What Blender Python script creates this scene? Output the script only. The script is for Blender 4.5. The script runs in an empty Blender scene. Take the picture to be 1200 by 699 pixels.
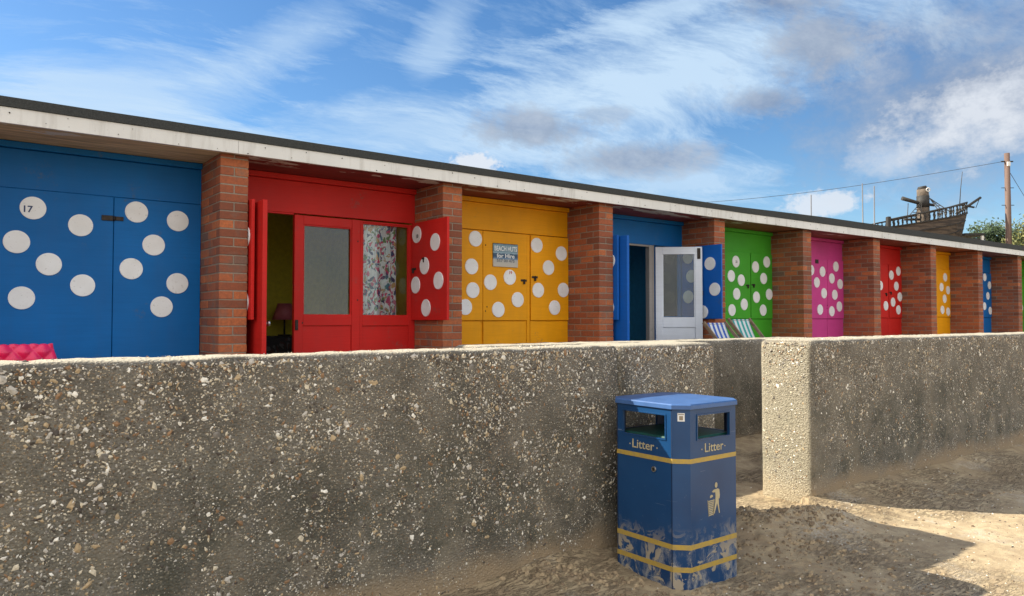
import bpy, bmesh, math, random
from mathutils import Vector, Matrix, noise
R = math.radians
random.seed(7)
S = bpy.context.scene
C = S.collection

# ------------------------------------------------------------------ helpers
org = {}
def tag(o, label=None, cat=None, group=None, kind=None):
    if label: o['label'] = label
    if cat: o['category'] = cat
    if group: o['group'] = group
    if kind: o['kind'] = kind
    return o
def thing(name, loc, label, cat, group=None):
    o = bpy.data.objects.new(name, None); C.objects.link(o)
    o.location = loc; o.empty_display_size = .1
    org[o] = Vector(loc)
    return tag(o, label, cat, group)
class MB:
    """collects shapes given in world metres; build() links them as one mesh object"""
    def __init__(s): s.bm = bmesh.new()
    def box(s, x0, x1, y0, y1, z0, z1, bev=0.0, mi=0, M=None, seg=1):
        b = bmesh.new()
        r = bmesh.ops.create_cube(b, size=1)
        for v in b.verts:
            v.co = Vector((x0+(v.co.x+.5)*(x1-x0), y0+(v.co.y+.5)*(y1-y0), z0+(v.co.z+.5)*(z1-z0)))
        if bev: bmesh.ops.bevel(b, geom=b.edges[:], offset=bev, segments=seg, affect='EDGES', profile=.5)
        s._join(b, mi, M); return s
    def _join(s, b, mi=0, M=None):
        if M: bmesh.ops.transform(b, matrix=M, verts=b.verts)
        for f in b.faces: f.material_index = mi
        m = bpy.data.meshes.new('t'); b.to_mesh(m); b.free(); s.bm.from_mesh(m); bpy.data.meshes.remove(m)
    def tube(s, pts, r, n=8, mi=0, r2=None):
        pts = [Vector(p) for p in pts]
        rings = []
        for i, p in enumerate(pts):
            d = (pts[min(i+1, len(pts)-1)]-pts[max(i-1, 0)]).normalized()
            a = d.cross(Vector((0, 0, 1)))
            if a.length < .01: a = d.cross(Vector((1, 0, 0)))
            a.normalize(); bb = d.cross(a)
            t = i/(len(pts)-1); rr = r if r2 is None else r+(r2-r)*t
            rings.append([s.bm.verts.new(p+(a*math.cos(q)+bb*math.sin(q))*rr) for q in [2*math.pi*k/n for k in range(n)]])
        for i in range(len(rings)-1):
            for k in range(n):
                f = s.bm.faces.new((rings[i][k], rings[i][(k+1) % n], rings[i+1][(k+1) % n], rings[i+1][k])); f.material_index = mi; f.smooth = n > 4
        s.bm.faces.new(rings[0][::-1]).material_index = mi; s.bm.faces.new(rings[-1]).material_index = mi
        return s
    def prism(s, poly, depth, M, mi=0):
        """poly in (u,v), extruded by depth along local +w, placed with M"""
        b = bmesh.new()
        lo = [b.verts.new((u, v, 0)) for u, v in poly]; hi = [b.verts.new((u, v, depth)) for u, v in poly]
        b.faces.new(lo[::-1]); b.faces.new(hi)
        for i in range(len(poly)):
            j = (i+1) % len(poly); b.faces.new((lo[i], lo[j], hi[j], hi[i]))
        s._join(b, mi, M); return s
    def quad(s, a, b, c, d, mi=0):
        f = s.bm.faces.new([s.bm.verts.new(p) for p in (a, b, c, d)]); f.material_index = mi; return s
    def build(s, name, mats, parent=None, smooth=False, loc=None, label=None):
        o0 = Vector((0, 0, 0))
        if parent is not None: o0 = org[parent]
        elif loc: o0 = Vector(loc)
        bmesh.ops.translate(s.bm, verts=s.bm.verts, vec=-o0)
        bmesh.ops.recalc_face_normals(s.bm, faces=s.bm.faces)
        m = bpy.data.meshes.new(name); s.bm.to_mesh(m); s.bm.free()
        for q in (mats if isinstance(mats, (list, tuple)) else [mats]): m.materials.append(q)
        if smooth:
            for p in m.polygons: p.use_smooth = True
        o = bpy.data.objects.new(name, m); C.objects.link(o)
        if parent is not None:
            o.parent = parent; org[o] = org[parent]
        else:
            o.location = o0; org[o] = o0
        if label: o['label'] = label
        return o
def put(mesh, name, parent, M):
    o = bpy.data.objects.new(name, mesh); C.objects.link(o); o.parent = parent
    o.matrix_local = Matrix.Translation(-org[parent]) @ M; org[o] = org[parent]
    return o
def frame(o, u, v):
    """matrix with local x along u, y along v"""
    u = Vector(u).normalized(); v = Vector(v).normalized(); w = u.cross(v)
    return Matrix(((u.x, v.x, w.x, o[0]), (u.y, v.y, w.y, o[1]), (u.z, v.z, w.z, o[2]), (0, 0, 0, 1)))
def text(s, size, M, mat, name, parent, ext=.0008, width=None):
    cu = bpy.data.curves.new('txt', 'FONT'); cu.body = s; cu.size = size; cu.extrude = ext; cu.resolution_u = 3; cu.offset = size*(.006 if s == 'Litter' else .022)
    cu.align_x = 'CENTER'
    ob = bpy.data.objects.new('txt', cu); C.objects.link(ob)
    bpy.context.view_layer.update()
    me = bpy.data.meshes.new_from_object(ob.evaluated_get(bpy.context.evaluated_depsgraph_get()))
    bpy.data.objects.remove(ob); bpy.data.curves.remove(cu)
    me.materials.clear(); me.materials.append(mat)
    if width:
        w = max(v.co.x for v in me.vertices)-min(v.co.x for v in me.vertices)
        for v in me.vertices: v.co.x *= width/w
    me.transform(Matrix.Translation(-org[parent]) @ M)
    me.name = name
    o = bpy.data.objects.new(name, me); C.objects.link(o); o.parent = parent; org[o] = org[parent]
    return o

# ------------------------------------------------------------------ materials
class NT:
    def __init__(s, name):
        s.m = bpy.data.materials.new(name); s.m.use_nodes = True; s.t = s.m.node_tree; s.n = s.t.nodes
        s.p = s.n['Principled BSDF']; s.pos = s.new('ShaderNodeNewGeometry').outputs['Position']
    def new(s, t, **k):
        n = s.n.new(t)
        for a, b in k.items(): setattr(n, a, b)
        return n
    def lk(s, a, b): s.t.links.new(a, b)
    def set(s, sock, v):
        if hasattr(v, 'links') or isinstance(v, bpy.types.NodeSocket): s.lk(v, sock)
        elif isinstance(v, (tuple, list)) and len(v) == 3 and len(sock.default_value) == 4: sock.default_value = (*v, 1)
        else: sock.default_value = v
    def mapping(s, scale=(1, 1, 1), rot=(0, 0, 0), src=None):
        n = s.new('ShaderNodeMapping'); n.inputs['Scale'].default_value = scale; n.inputs['Rotation'].default_value = rot
        s.lk(src or s.pos, n.inputs['Vector']); return n.outputs[0]
    def noise(s, scale, detail=4, rough=.55, vec=None, dist=0):
        n = s.new('ShaderNodeTexNoise'); n.inputs['Scale'].default_value = scale; n.inputs['Detail'].default_value = detail
        n.inputs['Roughness'].default_value = rough; n.inputs['Distortion'].default_value = dist
        s.lk(vec or s.pos, n.inputs['Vector']); return n.outputs['Fac']
    def voro(s, scale, feat='F1', out='Distance', vec=None, rnd=1):
        n = s.new('ShaderNodeTexVoronoi', feature=feat); n.inputs['Scale'].default_value = scale; n.inputs['Randomness'].default_value = rnd
        s.lk(vec or s.pos, n.inputs['Vector']); return n.outputs[out]
    def ramp(s, fac, stops, interp='LINEAR'):
        n = s.new('ShaderNodeValToRGB'); cr = n.color_ramp; cr.interpolation = interp
        while len(cr.elements) < len(stops): cr.elements.new(.5)
        for e, (p, c) in zip(cr.elements, stops):
            e.position = p; e.color = (c, c, c, 1) if isinstance(c, (int, float)) else (*c, 1)
        s.lk(fac, n.inputs[0]); return n.outputs[0]
    def mix(s, fac, a, b, mode='MIX'):
        n = s.new('ShaderNodeMix', data_type='RGBA', blend_type=mode)
        s.set(n.inputs[0], fac); s.set(n.inputs[6], a); s.set(n.inputs[7], b); return n.outputs[2]
    def math(s, op, a, b=0.0, c=None):
        n = s.new('ShaderNodeMath', operation=op); s.set(n.inputs[0], a); s.set(n.inputs[1], b)
        if c is not None: s.set(n.inputs[2], c)
        return n.outputs[0]
    def sep(s, v=None):
        n = s.new('ShaderNodeSeparateXYZ'); s.lk(v or s.pos, n.inputs[0]); return n.outputs
    def comb(s, x, y, z):
        n = s.new('ShaderNodeCombineXYZ'); s.set(n.inputs[0], x); s.set(n.inputs[1], y); s.set(n.inputs[2], z); return n.outputs[0]
    def bump(s, h, strength=.3, dist=.01, prev=None):
        n = s.new('ShaderNodeBump'); n.inputs['Strength'].default_value = strength; n.inputs['Distance'].default_value = dist
        s.lk(h, n.inputs['Height'])
        if prev: s.lk(prev, n.inputs['Normal'])
        return n.outputs[0]
    def out(s, col=None, rough=None, norm=None, **k):
        if col is not None: s.set(s.p.inputs['Base Color'], col)
        if rough is not None: s.set(s.p.inputs['Roughness'], rough)
        if norm is not None: s.lk(norm, s.p.inputs['Normal'])
        for a, b in k.items(): s.set(s.p.inputs[a.replace('_', ' ')], b)
        return s.m
def sc(c, k): return tuple(min(1, x*k) for x in c)

def paint(name, c, rough=.42, worn=.5):
    t = NT(name)
    g = t.noise(1, 5, .6, t.mapping((9, 9, 1.6)))
    f = t.noise(14, 5, .65)
    lo = t.noise(1.3, 3)
    col = t.mix(t.ramp(lo, [(.3, 0.), (.75, 1.)]), sc(c, .82), sc(c, 1.12))
    col = t.mix(t.ramp(g, [(.45, 0.), (.75, .35*worn)]), col, tuple(x*.55+.03 for x in c))
    # brushed streaks, grime creeping up from below, faded patches
    br = t.noise(1, 4, .6, t.mapping((3, 3, 70)))
    col = t.mix(t.ramp(br, [(.42, 0.), (.70, .22)]), col, sc(c, .62))
    wp = t.math('MULTIPLY', t.ramp(t.noise(3.1, 6, .72), [(.60, 0.), (.68, .45)]), t.ramp(t.noise(35, 4, .7), [(.45, 0.), (.60, 1.)]))
    col = t.mix(wp, col, (.10, .105, .09))
    # small chips and scuffs
    ch = t.ramp(t.noise(55, 3, .7), [(.70, 0.), (.74, .7*worn)])
    chm = t.math('MULTIPLY', ch, t.ramp(t.noise(2.2, 2), [(.52, 0.), (.62, 1.)]))
    col = t.mix(chm, col, (.11, .10, .085))
    bp = t.bump(g, .12, .004); bp = t.bump(f, .08, .003, bp)
    return t.out(col, t.math('ADD', t.math('MULTIPLY', f, .2), rough), bp, Specular_IOR_Level=.2)
def plain(name, c, rough=.5, metal=0, var=.12, ns=20, bump=.1):
    t = NT(name)
    f = t.noise(ns, 4)
    col = t.mix(t.ramp(f, [(.3, 0.), (.7, 1.)]), sc(c, 1-var), sc(c, 1+var))
    return t.out(col, rough, t.bump(f, bump, .004), Metallic=metal)

M = {}
M['blue'] = paint('blue_paint', (.002, .125, .40))
M['blue2'] = paint('deep_blue_paint', (.008, .12, .50))
M['red'] = paint('red_paint', (.56, .018, .014))
M['yellow'] = paint('yellow_paint', (.80, .34, .004))
M['green'] = paint('green_paint', (.06, .36, .025))
M['pink'] = paint('pink_paint', (.60, .060, .27))
M['white'] = paint('white_door_paint', (.70, .75, .84), .35, .25)
M['greywood'] = paint('weathered_grey_wood', (.30, .28, .27), .7, 1)
M['ink_blue'] = plain('dark_blue_lettering', (.01, .03, .12))
M['ink_red'] = plain('red_lettering', (.45, .02, .02))
M['ink_black'] = plain('black_lettering', (.02, .02, .02))
M['iron'] = plain('rusty_iron', (.035, .026, .022), .6, .5, .5, 60, .4)
M['felt'] = plain('roofing_felt', (.040, .043, .042), .95, 0, .35, 140, .8)
M['room'] = plain('olive_room_wall', (.60, .52, .05), .8)
M['roomblue'] = plain('blue_room_wall', (.04, .28, .50), .8)
M['dark'] = plain('dark_boarding', (.03, .025, .02), .8)
M['rope'] = plain('tarred_rope', (.05, .045, .04), .9)
M['chrome'] = plain('lock_metal', (.5, .5, .48), .3, 1)

def m_disc():
    t = NT('white_disc_paint')
    n = t.noise(5, 4, .6); f = t.noise(40, 4, .6)
    col = t.mix(t.ramp(n, [(.35, 0.), (.7, 1.)]), (.72, .72, .72), (.82, .83, .85))
    col = t.mix(t.ramp(f, [(.60, 0.), (.72, .4)]), col, (.28, .25, .22))
    return t.out(col, .5, t.bump(f, .1, .003))
M['disc'] = m_disc()

def m_fascia():
    t = NT('white_fascia_paint')
    s = t.noise(60, 3, .6); st = t.noise(1, 5, .6, t.mapping((14, 1, 2)))
    col = t.mix(t.ramp(t.noise(2, 3), [(.3, 0.), (.7, 1.)]), (.64, .635, .61), (.74, .735, .71))
    col = t.mix(t.ramp(st, [(.52, 0.), (.75, .45)]), col, (.30, .27, .23))
    col = t.mix(t.ramp(s, [(.71, 0.), (.76, .9)]), col, (.10, .08, .07))
    return t.out(col, .6, t.bump(st, .15, .005))
M['fascia'] = m_fascia()
def m_soffit(name, c, peel):
    t = NT(name)
    n = t.noise(5, 5, .65, t.mapping((.35, 1, 1)))
    g = t.noise(1, 4, .6, t.mapping((2, 25, 1)))
    col = t.mix(t.ramp(g, [(.35, 0.), (.7, 1.)]), sc(c, .6), sc(c, 1.25))
    y = t.sep()[1]
    edge = t.ramp(t.math('SUBTRACT', y, 6.3), [(.0, 1.), (.28, 1.), (.40, 0.)])
    m = t.math('MULTIPLY', t.ramp(n, [(peel, 0.), (peel+.015, 1.)], 'LINEAR'), edge)
    col = t.mix(m, col, (.55, .50, .44))
    return t.out(col, .7, t.bump(n, .3, .01))
M['soffit_brown'] = m_soffit('brown_soffit', (.60, .42, .22), .62)
M['soffit_red'] = m_soffit('red_brown_soffit', (.20, .024, .018), .50)
M['soffit_tan'] = m_soffit('rust_soffit', (.24, .065, .033), .60)

def m_brick():
    t = NT('red_brick')
    r = t.new('ShaderNodeNewGeometry').outputs['Random Per Island']
    n = t.noise(45, 5, .65); big = t.noise(1.4, 3)
    col = t.ramp(r, [(0, (.19, .058, .030)), (.15, (.28, .078, .034)), (.45, (.37, .098, .038)), (.8, (.52, .150, .048)), (.93, (.36, .10, .045)), (1, (.17, .10, .075))])
    col = t.mix(t.ramp(n, [(.35, 0.), (.75, .6)]), col, (.12, .05, .03))
    # grey-black bloom, patchy
    col = t.mix(t.ramp(t.math('ADD', t.noise(6, 4, .6), t.math('MULTIPLY', big, .4)), [(.74, 0.), (.92, .55)]), col, (.15, .115, .09))
    return t.out(col, .85, t.bump(n, .5, .006))
M['brick'] = m_brick()
def m_mortar():
    t = NT('mortar'); n = t.noise(60, 4)
    return t.out(t.mix(n, (.17, .135, .10), (.34, .29, .23)), .95, t.bump(n, .5, .005))
M['mortar'] = m_mortar()

def m_concrete():
    t = NT('exposed_aggregate_concrete')
    z = t.sep()[2]
    warp = t.noise(35, 3, .6)
    v = t.mapping((1, 1, 1.25))
    wv = t.new('ShaderNodeVectorMath', operation='ADD'); t.lk(v, wv.inputs[0])
    nn = t.new('ShaderNodeTexNoise'); nn.inputs['Scale'].default_value = 60; t.lk(t.pos, nn.inputs['Vector'])
    sc_ = t.new('ShaderNodeVectorMath', operation='SCALE'); sc_.inputs[3].default_value = .012; t.lk(nn.outputs['Color'], sc_.inputs[0]); t.lk(sc_.outputs[0], wv.inputs[1])
    W = wv.outputs[0]
    base = t.mix(t.ramp(t.noise(3, 4, .7), [(.3, 0.), (.7, 1.)]), (.098, .088, .071), (.255, .232, .190))
    base = t.mix(t.ramp(t.noise(130, 3, .7), [(.4, 0.), (.7, .7)]), base, (.045, .038, .03))
    for scl, th, dens in ((85, .34, .66), (150, .36, .60)):
        d = t.voro(scl, vec=W); c = t.voro(scl, out='Color', vec=W)
        cs = t.new('ShaderNodeSeparateColor'); t.lk(c, cs.inputs[0])
        dm = t.math('MULTIPLY', t.ramp(d, [(th, 1.), (th+.08, 0.)]), t.math('GREATER_THAN', cs.outputs[0], dens))
        sto = t.ramp(cs.outputs[1], [(0, (.06, .045, .035)), (.3, (.20, .13, .075)), (.55, (.28, .23, .16)), (.8, (.50, .44, .33)), (1, (.72, .67, .57))])
        base = t.mix(dm, base, sto)
    # algae and damp low down, sandy coat at the foot (uneven)
    wob = t.noise(2.2, 5, .65)
    zz = t.math('ADD', z, t.math('MULTIPLY', t.math('SUBTRACT', wob, .5), .9))
    alg = t.math('MULTIPLY', t.ramp(zz, [(.10, 0.), (.25, 1.), (.62, .75), (.95, 0.)]), t.ramp(t.noise(5, 5, .7), [(.35, 0.), (.65, .75)]))
    base = t.mix(alg, base, (.048, .050, .034))
    scuff = t.math('MULTIPLY', t.ramp(t.noise(1, 6, .75, t.mapping((3, 3, 2.0), (0, .6, 0))), [(.49, 0.), (.62, .65)]), t.ramp(z, [(.1, 1.), (1.0, .15)]))
    base = t.mix(scuff, base, (.24, .205, .15))
    zf = t.math('ADD', z, t.math('MULTIPLY', t.math('SUBTRACT', t.noise(3.0, 5, .6), .5), .28))
    base = t.mix(t.ramp(zf, [(.09, .95), (.20, 0.)]), base, (.30, .225, .14))
    # paler where the wall faces upwards
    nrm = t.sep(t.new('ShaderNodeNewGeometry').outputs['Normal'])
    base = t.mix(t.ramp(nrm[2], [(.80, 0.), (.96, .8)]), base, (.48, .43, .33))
    # sunlight put into the colour: sunward end faces mixed paler
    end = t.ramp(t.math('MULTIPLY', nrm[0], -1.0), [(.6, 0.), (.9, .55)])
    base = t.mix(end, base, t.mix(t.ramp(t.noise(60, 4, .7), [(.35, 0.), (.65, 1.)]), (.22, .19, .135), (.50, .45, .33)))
    h = t.math('ADD', t.voro(85, vec=W), t.math('MULTIPLY', t.noise(120, 4, .7), .8))
    return t.out(base, .92, t.bump(h, .7, .008))
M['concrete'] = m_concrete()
SC = [(.78, .74, .65), (.62, .54, .40), (.42, .31, .18), (.26, .15, .075), (.20, .18, .155), (.07, .055, .043), (.50, .46, .40)]
for i, c in enumerate(SC): M['stone%d' % i] = plain('pebble_tone_%s' % 'abcdefg'[i], c, .7, 0, .25, 70, .2)

def m_sand():
    t = NT('wind_blown_sand')
    a = t.noise(1.1, 5, .6); b = t.noise(9, 6, .7); c = t.noise(220, 3, .7)
    col = t.mix(t.ramp(a, [(.35, 0.), (.65, 1.)]), (.385, .295, .175), (.51, .405, .255))
    col = t.mix(t.ramp(b, [(.42, .5), (.60, 0.)]), col, (.22, .15, .09))
    st = t.mapping((9, 36, 9), (0, 0, R(37.5)))
    rg = t.math('ABSOLUTE', t.math('SUBTRACT', t.noise(1, 5, .65, st, .6), .5))
    msk = t.ramp(t.noise(1.5, 4, .6), [(.40, 0.), (.54, 1.)])
    P_ = t.sep(); near = t.math('MAXIMUM', t.ramp(t.math('MULTIPLY', P_[1], .25), [(.50, 0.), (.56, 1.)]), t.ramp(t.math('MULTIPLY', P_[0], .2), [(.80, 1.), (.90, 0.)]))
    msk = t.math('MULTIPLY', msk, near)
    dmp = t.math('MULTIPLY', t.ramp(rg, [(.0, .8), (.014, .35), (.028, 0.)]), msk)
    col = t.mix(dmp, col, (.085, .057, .034))
    rid = t.math('MULTIPLY', t.ramp(rg, [(.0, 0.), (.06, 1.)]), msk)
    col = t.mix(t.math('MULTIPLY', t.ramp(t.noise(2.3, 4, .6), [(.56, 0.), (.66, .55)]), t.ramp(t.noise(70, 4, .7), [(.45, 0.), (.55, 1.)])), col, (.50, .46, .39))
    col = t.mix(t.ramp(c, [(.55, 0.), (.72, .55)]), col, (.13, .10, .075))
    bp = t.bump(c, .6, .005); bp = t.bump(t.noise(28, 5, .7), .6, .010, bp); bp = t.bump(rid, .7, .016, bp)
    return t.out(col, .95, bp)
M['sand'] = m_sand()
M['slab'] = plain('terrace_concrete', (.30, .28, .25), .9, 0, .2, 8, .3)

def m_bin():
    t = NT('blue_bin_enamel')
    p = t.sep(); z = p[2]
    n = t.noise(9, 6, .68, dist=.6); f = t.noise(60, 5, .7); k = t.noise(260, 2, .6)
    col = t.mix(t.ramp(t.noise(3, 3), [(.3, 0.), (.7, 1.)]), (.004, .038, .120), (.009, .060, .170))
    # dried mud and salt, thick below knee height
    zz = t.math('ADD', z, t.math('MULTIPLY', t.math('SUBTRACT', n, .5), .50))
    pat = t.ramp(t.noise(16, 6, .74, t.mapping((1, 1, .45)), .3), [(.47, .0), (.60, 1.)])
    film = t.math('MULTIPLY', t.math('MULTIPLY', t.ramp(zz, [(.08, .95), (.17, .55), (.27, 0.)]), t.ramp(k, [(.38, .35), (.54, 1.)])), pat)
    col = t.mix(film, col, (.31, .30, .28))
    z2 = t.math('MULTIPLY', z, 1.0)
    clot = t.math('MULTIPLY', t.ramp(t.noise(11, 5, .62, dist=1.2), [(.535, 0.), (.56, 1.)]), t.ramp(z2, [(.15, 1.), (.30, .0)]))
    col = t.mix(clot, col, (.34, .29, .22))
    sp = t.math('MULTIPLY', t.ramp(f, [(.66, 0.), (.70, .6)]), t.ramp(z, [(.2, 1.), (.55, .1)]))
    col = t.mix(sp, col, (.40, .39, .36))
    scr = t.ramp(t.noise(1, 2, .5, t.mapping((4, 4, 150), (.25, .2, 0))), [(.735, 0.), (.75, .5)])
    col = t.mix(scr, col, (.30, .34, .40))
    ro = t.mix(film, (.28, .28, .28), (.8, .8, .8))
    return t.out(col, ro, t.bump(t.math('MULTIPLY', clot, 1.0), .4, .004))
M['bin'] = m_bin()
M['binlid'] = plain('blue_bin_lid', (.05, .12, .30), .40, 0, .12, 14, .05)
def m_gold():
    t = NT('gold_band'); z = t.sep()[2]; f = t.noise(40, 5, .7)
    col = t.mix(t.ramp(f, [(.4, 0.), (.65, .6)]), (.47, .31, .05), (.28, .22, .12))
    return t.out(col, .45)
M['gold'] = m_gold()
M['goldtext'] = plain('gold_lettering', (.44, .37, .22), .5)
M['inner'] = plain('bin_inside', (.006, .016, .05), .6)
M['liner'] = plain('teal_liner', (.006, .07, .055), .5)
M['sticker'] = plain('white_sticker', (.7, .7, .68), .4)

def m_glass():
    m = bpy.data.materials.new('window_glass'); m.use_nodes = True; nt = m.node_tree; nt.nodes.clear()
    o = nt.nodes.new('ShaderNodeOutputMaterial'); mx = nt.nodes.new('ShaderNodeMixShader'); tr = nt.nodes.new('ShaderNodeBsdfTransparent')
    gl = nt.nodes.new('ShaderNodeBsdfGlossy'); gl.inputs['Roughness'].default_value = .02; fr = nt.nodes.new('ShaderNodeFresnel'); fr.inputs[0].default_value = 1.5
    tr.inputs[0].default_value = (.90, .94, .94, 1)
    nt.links.new(fr.outputs[0], mx.inputs[0]); nt.links.new(tr.outputs[0], mx.inputs[1]); nt.links.new(gl.outputs[0], mx.inputs[2]); nt.links.new(mx.outputs[0], o.inputs[0])
    return m
M['glass'] = m_glass()

def m_curtain(name, bg, cols, k=1):
    t = NT(name)
    w = t.new('ShaderNodeTexNoise'); w.inputs['Scale'].default_value = 9; w.inputs['Detail'].default_value = 3; t.lk(t.pos, w.inputs['Vector'])
    s_ = t.new('ShaderNodeVectorMath', operation='SCALE'); s_.inputs[3].default_value = .16; t.lk(w.outputs['Color'], s_.inputs[0])
    a = t.new('ShaderNodeVectorMath', operation='ADD'); t.lk(t.pos, a.inputs[0]); t.lk(s_.outputs[0], a.inputs[1])
    col = bg
    for i, (c, th) in enumerate(cols):
        mp = t.new('ShaderNodeMapping'); mp.inputs['Scale'].default_value = (19*k, 3, 9*k); mp.inputs['Rotation'].default_value = (0, .6+1.1*i, 0); mp.inputs['Location'].default_value = (i*3.1, i, i*7.7)
        t.lk(a.outputs[0], mp.inputs[0])
        d = t.voro(1, vec=mp.outputs[0])
        col = t.mix(t.ramp(d, [(th, 1.), (th+.04, 0.)]), col, c)
    return t.out(col, .8, None)
M['floral'] = m_curtain('floral_curtain', (.78, .78, .80), [((.06, .20, .28), .42), ((.55, .05, .14), .38), ((.70, .70, .72), .40), ((.12, .24, .10), .36), ((.55, .32, .14), .28), ((.70, .70, .72), .36), ((.03, .06, .16), .30), ((.60, .08, .18), .28), ((.8, .8, .8), .26)], 1.2)
M['lace'] = m_curtain('pale_patterned_curtain', (.35, .38, .36), [((.22, .25, .24), .34), ((.12, .18, .18), .25)])
M['cloth'] = m_curtain('dark_patterned_cloth', (.02, .02, .025), [((.08, .08, .09), .3), ((.05, .02, .02), .24)])

# ------------------------------------------------------------------ setting constants (metres)
YP, YW, FL = 6.43, 7.00, .35          # pier fronts, hut fronts, terrace level
def P(n): return 2.08+2.203*(n-1)      # right-hand side of pier n
PW = .235
def rise(x): return max(0, x-9.0)*.0058
def felt_h(x): return .070+.035*min(1, max(0, (x-8.5)/2.5))

# ------------------------------------------------------------------ ground
def gh(x, y):
    h = 0.0
    bank = math.exp(-max(0, 2.885-y)/.20)
    if y < 2.95:
        h += (.055+.05*noise.noise(Vector((x*1.3, 3.3, 0))))*bank*(1 if x < 4.0 or x > 4.8 else .4)
        h += .05*math.exp(-((x-2.45)/.45)**2)*math.exp(-max(0, 2.885-y)/.22)
    # low mound in front of the gap
    sa = (x-3.90)*.91-(y-2.80)*.41; ta = (x-3.90)*.41+(y-2.80)*.91
    fa = math.exp(-((.12-sa)/.30)**2) if sa < .12 else (1 if sa < .58 else math.exp(-((sa-.55)/.32)**2))
    mh = .122*fa*math.exp(-(ta/(.13 if ta > 0 else .36))**2)
    if mh > .002: mh *= .9+.25*abs(noise.noise(Vector((x*7, y*7, 3))))
    h += mh
    # passage rising to the terrace
    if y > 3.3: h += (y-3.3)*.12*min(1.3, max(.2, (x-4.2)/1.6))
    w = 1 if (1.2 < x < 13 and .6 < y < 4.9) else 0
    if w:
        h += .008*noise.fractal(Vector((x*2.2, y*2.2, 1)), 1, 2, 3)
        a_ = x*.793-y*.609; b_ = x*.609+y*.793
        wv = noise.noise(Vector((a_*2.3, b_*3, 9)))*.9
        rd = 1-abs(noise.noise(Vector((a_*3.2, b_*13+wv*2.2, 4))))*2.4
        rd2 = 1-abs(noise.noise(Vector((a_*9, b_*30+wv*3, 7))))*2.4
        m = max(0, min(1, noise.noise(Vector((x*.9, y*1.3, 6)))*2.0+.50))*(.25 if x > 4.5 and y < 2.2 else 1)
        if x > 4.9: m = max(m, min(1, (y-2.0)*1.6)*.95)
        h += (.006*max(0, rd-.35)+.004*max(0, rd2-.3))*m
        clod = math.exp(-((x-4.0)/.80)**2-((y-2.58)/.33)**2)+.8*math.exp(-((x-3.45)/.45)**2-((y-2.05)/.25)**2)+.9*math.exp(-((x-2.45)/.35)**2-((y-2.75)/.14)**2)
        if clod > .03:
            fr_ = noise.fractal(Vector((a_*11, b_*20, 2)), .8, 2, 4)
            h += .026*max(0, fr_-.10)*min(1, clod)
        h += .003*noise.noise(Vector((x*45, y*45, 0)))
    return h
def arr(lo, hi, step): n = int(round((hi-lo)/step)); return [lo+(hi-lo)*i/n for i in range(n+1)]
xs = [-900, -300, -100, -40, -15, -6, -2, 0]+arr(1.2, 6.4, .0145)+arr(6.43, 13, .035)[0:]+[14, 16, 20, 26, 40, 80, 200, 500, 900]
ys = [-900, -300, -100, -40, -15, -6, -2, 0]+arr(.6, 3.3, .0145)+arr(3.33, 4.9, .04)+[5.2, 6, 8, 12, 20, 40, 100, 300, 900]
vs = [(x, y, gh(x, y)) for y in ys for x in xs]; nx = len(xs)
fs = [(j*nx+i, j*nx+i+1, (j+1)*nx+i+1, (j+1)*nx+i) for j in range(len(ys)-1) for i in range(nx-1)]
me = bpy.data.meshes.new('sandy_ground'); me.from_pydata(vs, [], fs); me.materials.append(M['sand'])
for p in me.polygons: p.use_smooth = True
g = bpy.data.objects.new('sandy_ground', me); C.objects.link(g); g['kind'] = 'structure'
def clods(name, mats, n, spots, rmin, rmax, squash):
    rnd = random.Random(len(name)); mb = MB(); bm = mb.bm
    for _ in range(n):
        cx_, cy_, sx, sy, _w = rnd.choices(spots, [q[4] for q in spots])[0]
        a_, b_ = rnd.gauss(0, sx), rnd.gauss(0, sy)
        x, y = cx_+a_*.80+b_*.6, cy_-a_*.6+b_*.80
        if y > 2.87 and x < 4.86 or x < 1.3 or y < .7 or x > 10: continue
        if 2.76 < x < 3.3 and 2.3 < y < 2.9: continue
        r = rmin+(rmax-rmin)*rnd.random()**3.5
        mi = rnd.randrange(len(mats)); z = gh(x, y)+r*squash*.25
        vs_ = []
        for k_ in range(6):
            q_ = 6.283*(k_+rnd.uniform(-.3, .3))/6; rr = r*rnd.uniform(.6, 1.15)
            vs_.append((bm.verts.new((x+math.cos(q_)*rr*1.3, y+math.sin(q_)*rr, z-r*.5)), bm.verts.new((x+math.cos(q_)*rr*.75, y+math.sin(q_)*rr*.6, z+r*squash*rnd.uniform(.3, .9)))))
        t_ = bm.verts.new((x, y, z+r*squash*rnd.uniform(.6, 1.1)))
        for k_ in range(6):
            a, c = vs_[k_], vs_[(k_+1) % 6]
            for f in (bm.faces.new((a[0], c[0], c[1], a[1])), bm.faces.new((a[1], c[1], t_))): f.material_index = mi
    o = mb.build(name, mats); o['kind'] = 'stuff'; o['label'] = {'sand_clods': 'crumbling clods of damp sand around the bin and the gap', 'beach_grit': 'scattered grit and broken shell on the sand'}[name]; o['category'] = {'sand_clods': 'clods', 'beach_grit': 'grit'}[name]
M['clod'] = plain('damp_sand_clod', (.20, .145, .09), .95, 0, .3, 60, .6); M['clod2'] = plain('dry_sand_clod', (.34, .255, .155), .95, 0, .3, 60, .6)
M['shell'] = plain('broken_shell', (.62, .57, .48), .6); M['gritd'] = plain('dark_grit', (.07, .055, .045), .8)
clods('sand_clods', [M['clod'], M['clod2']], 2600, [(4.1, 2.66, .28, .10, 5), (3.75, 2.35, .35, .16, 3), (3.5, 1.95, .35, .10, 2), (2.45, 2.74, .26, .05, 3), (2.9, 2.2, .3, .06, 1.5), (5.6, 2.72, .9, .05, 1.2), (4.6, 2.1, .9, .4, .6)], .003, .019, .6)
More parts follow.
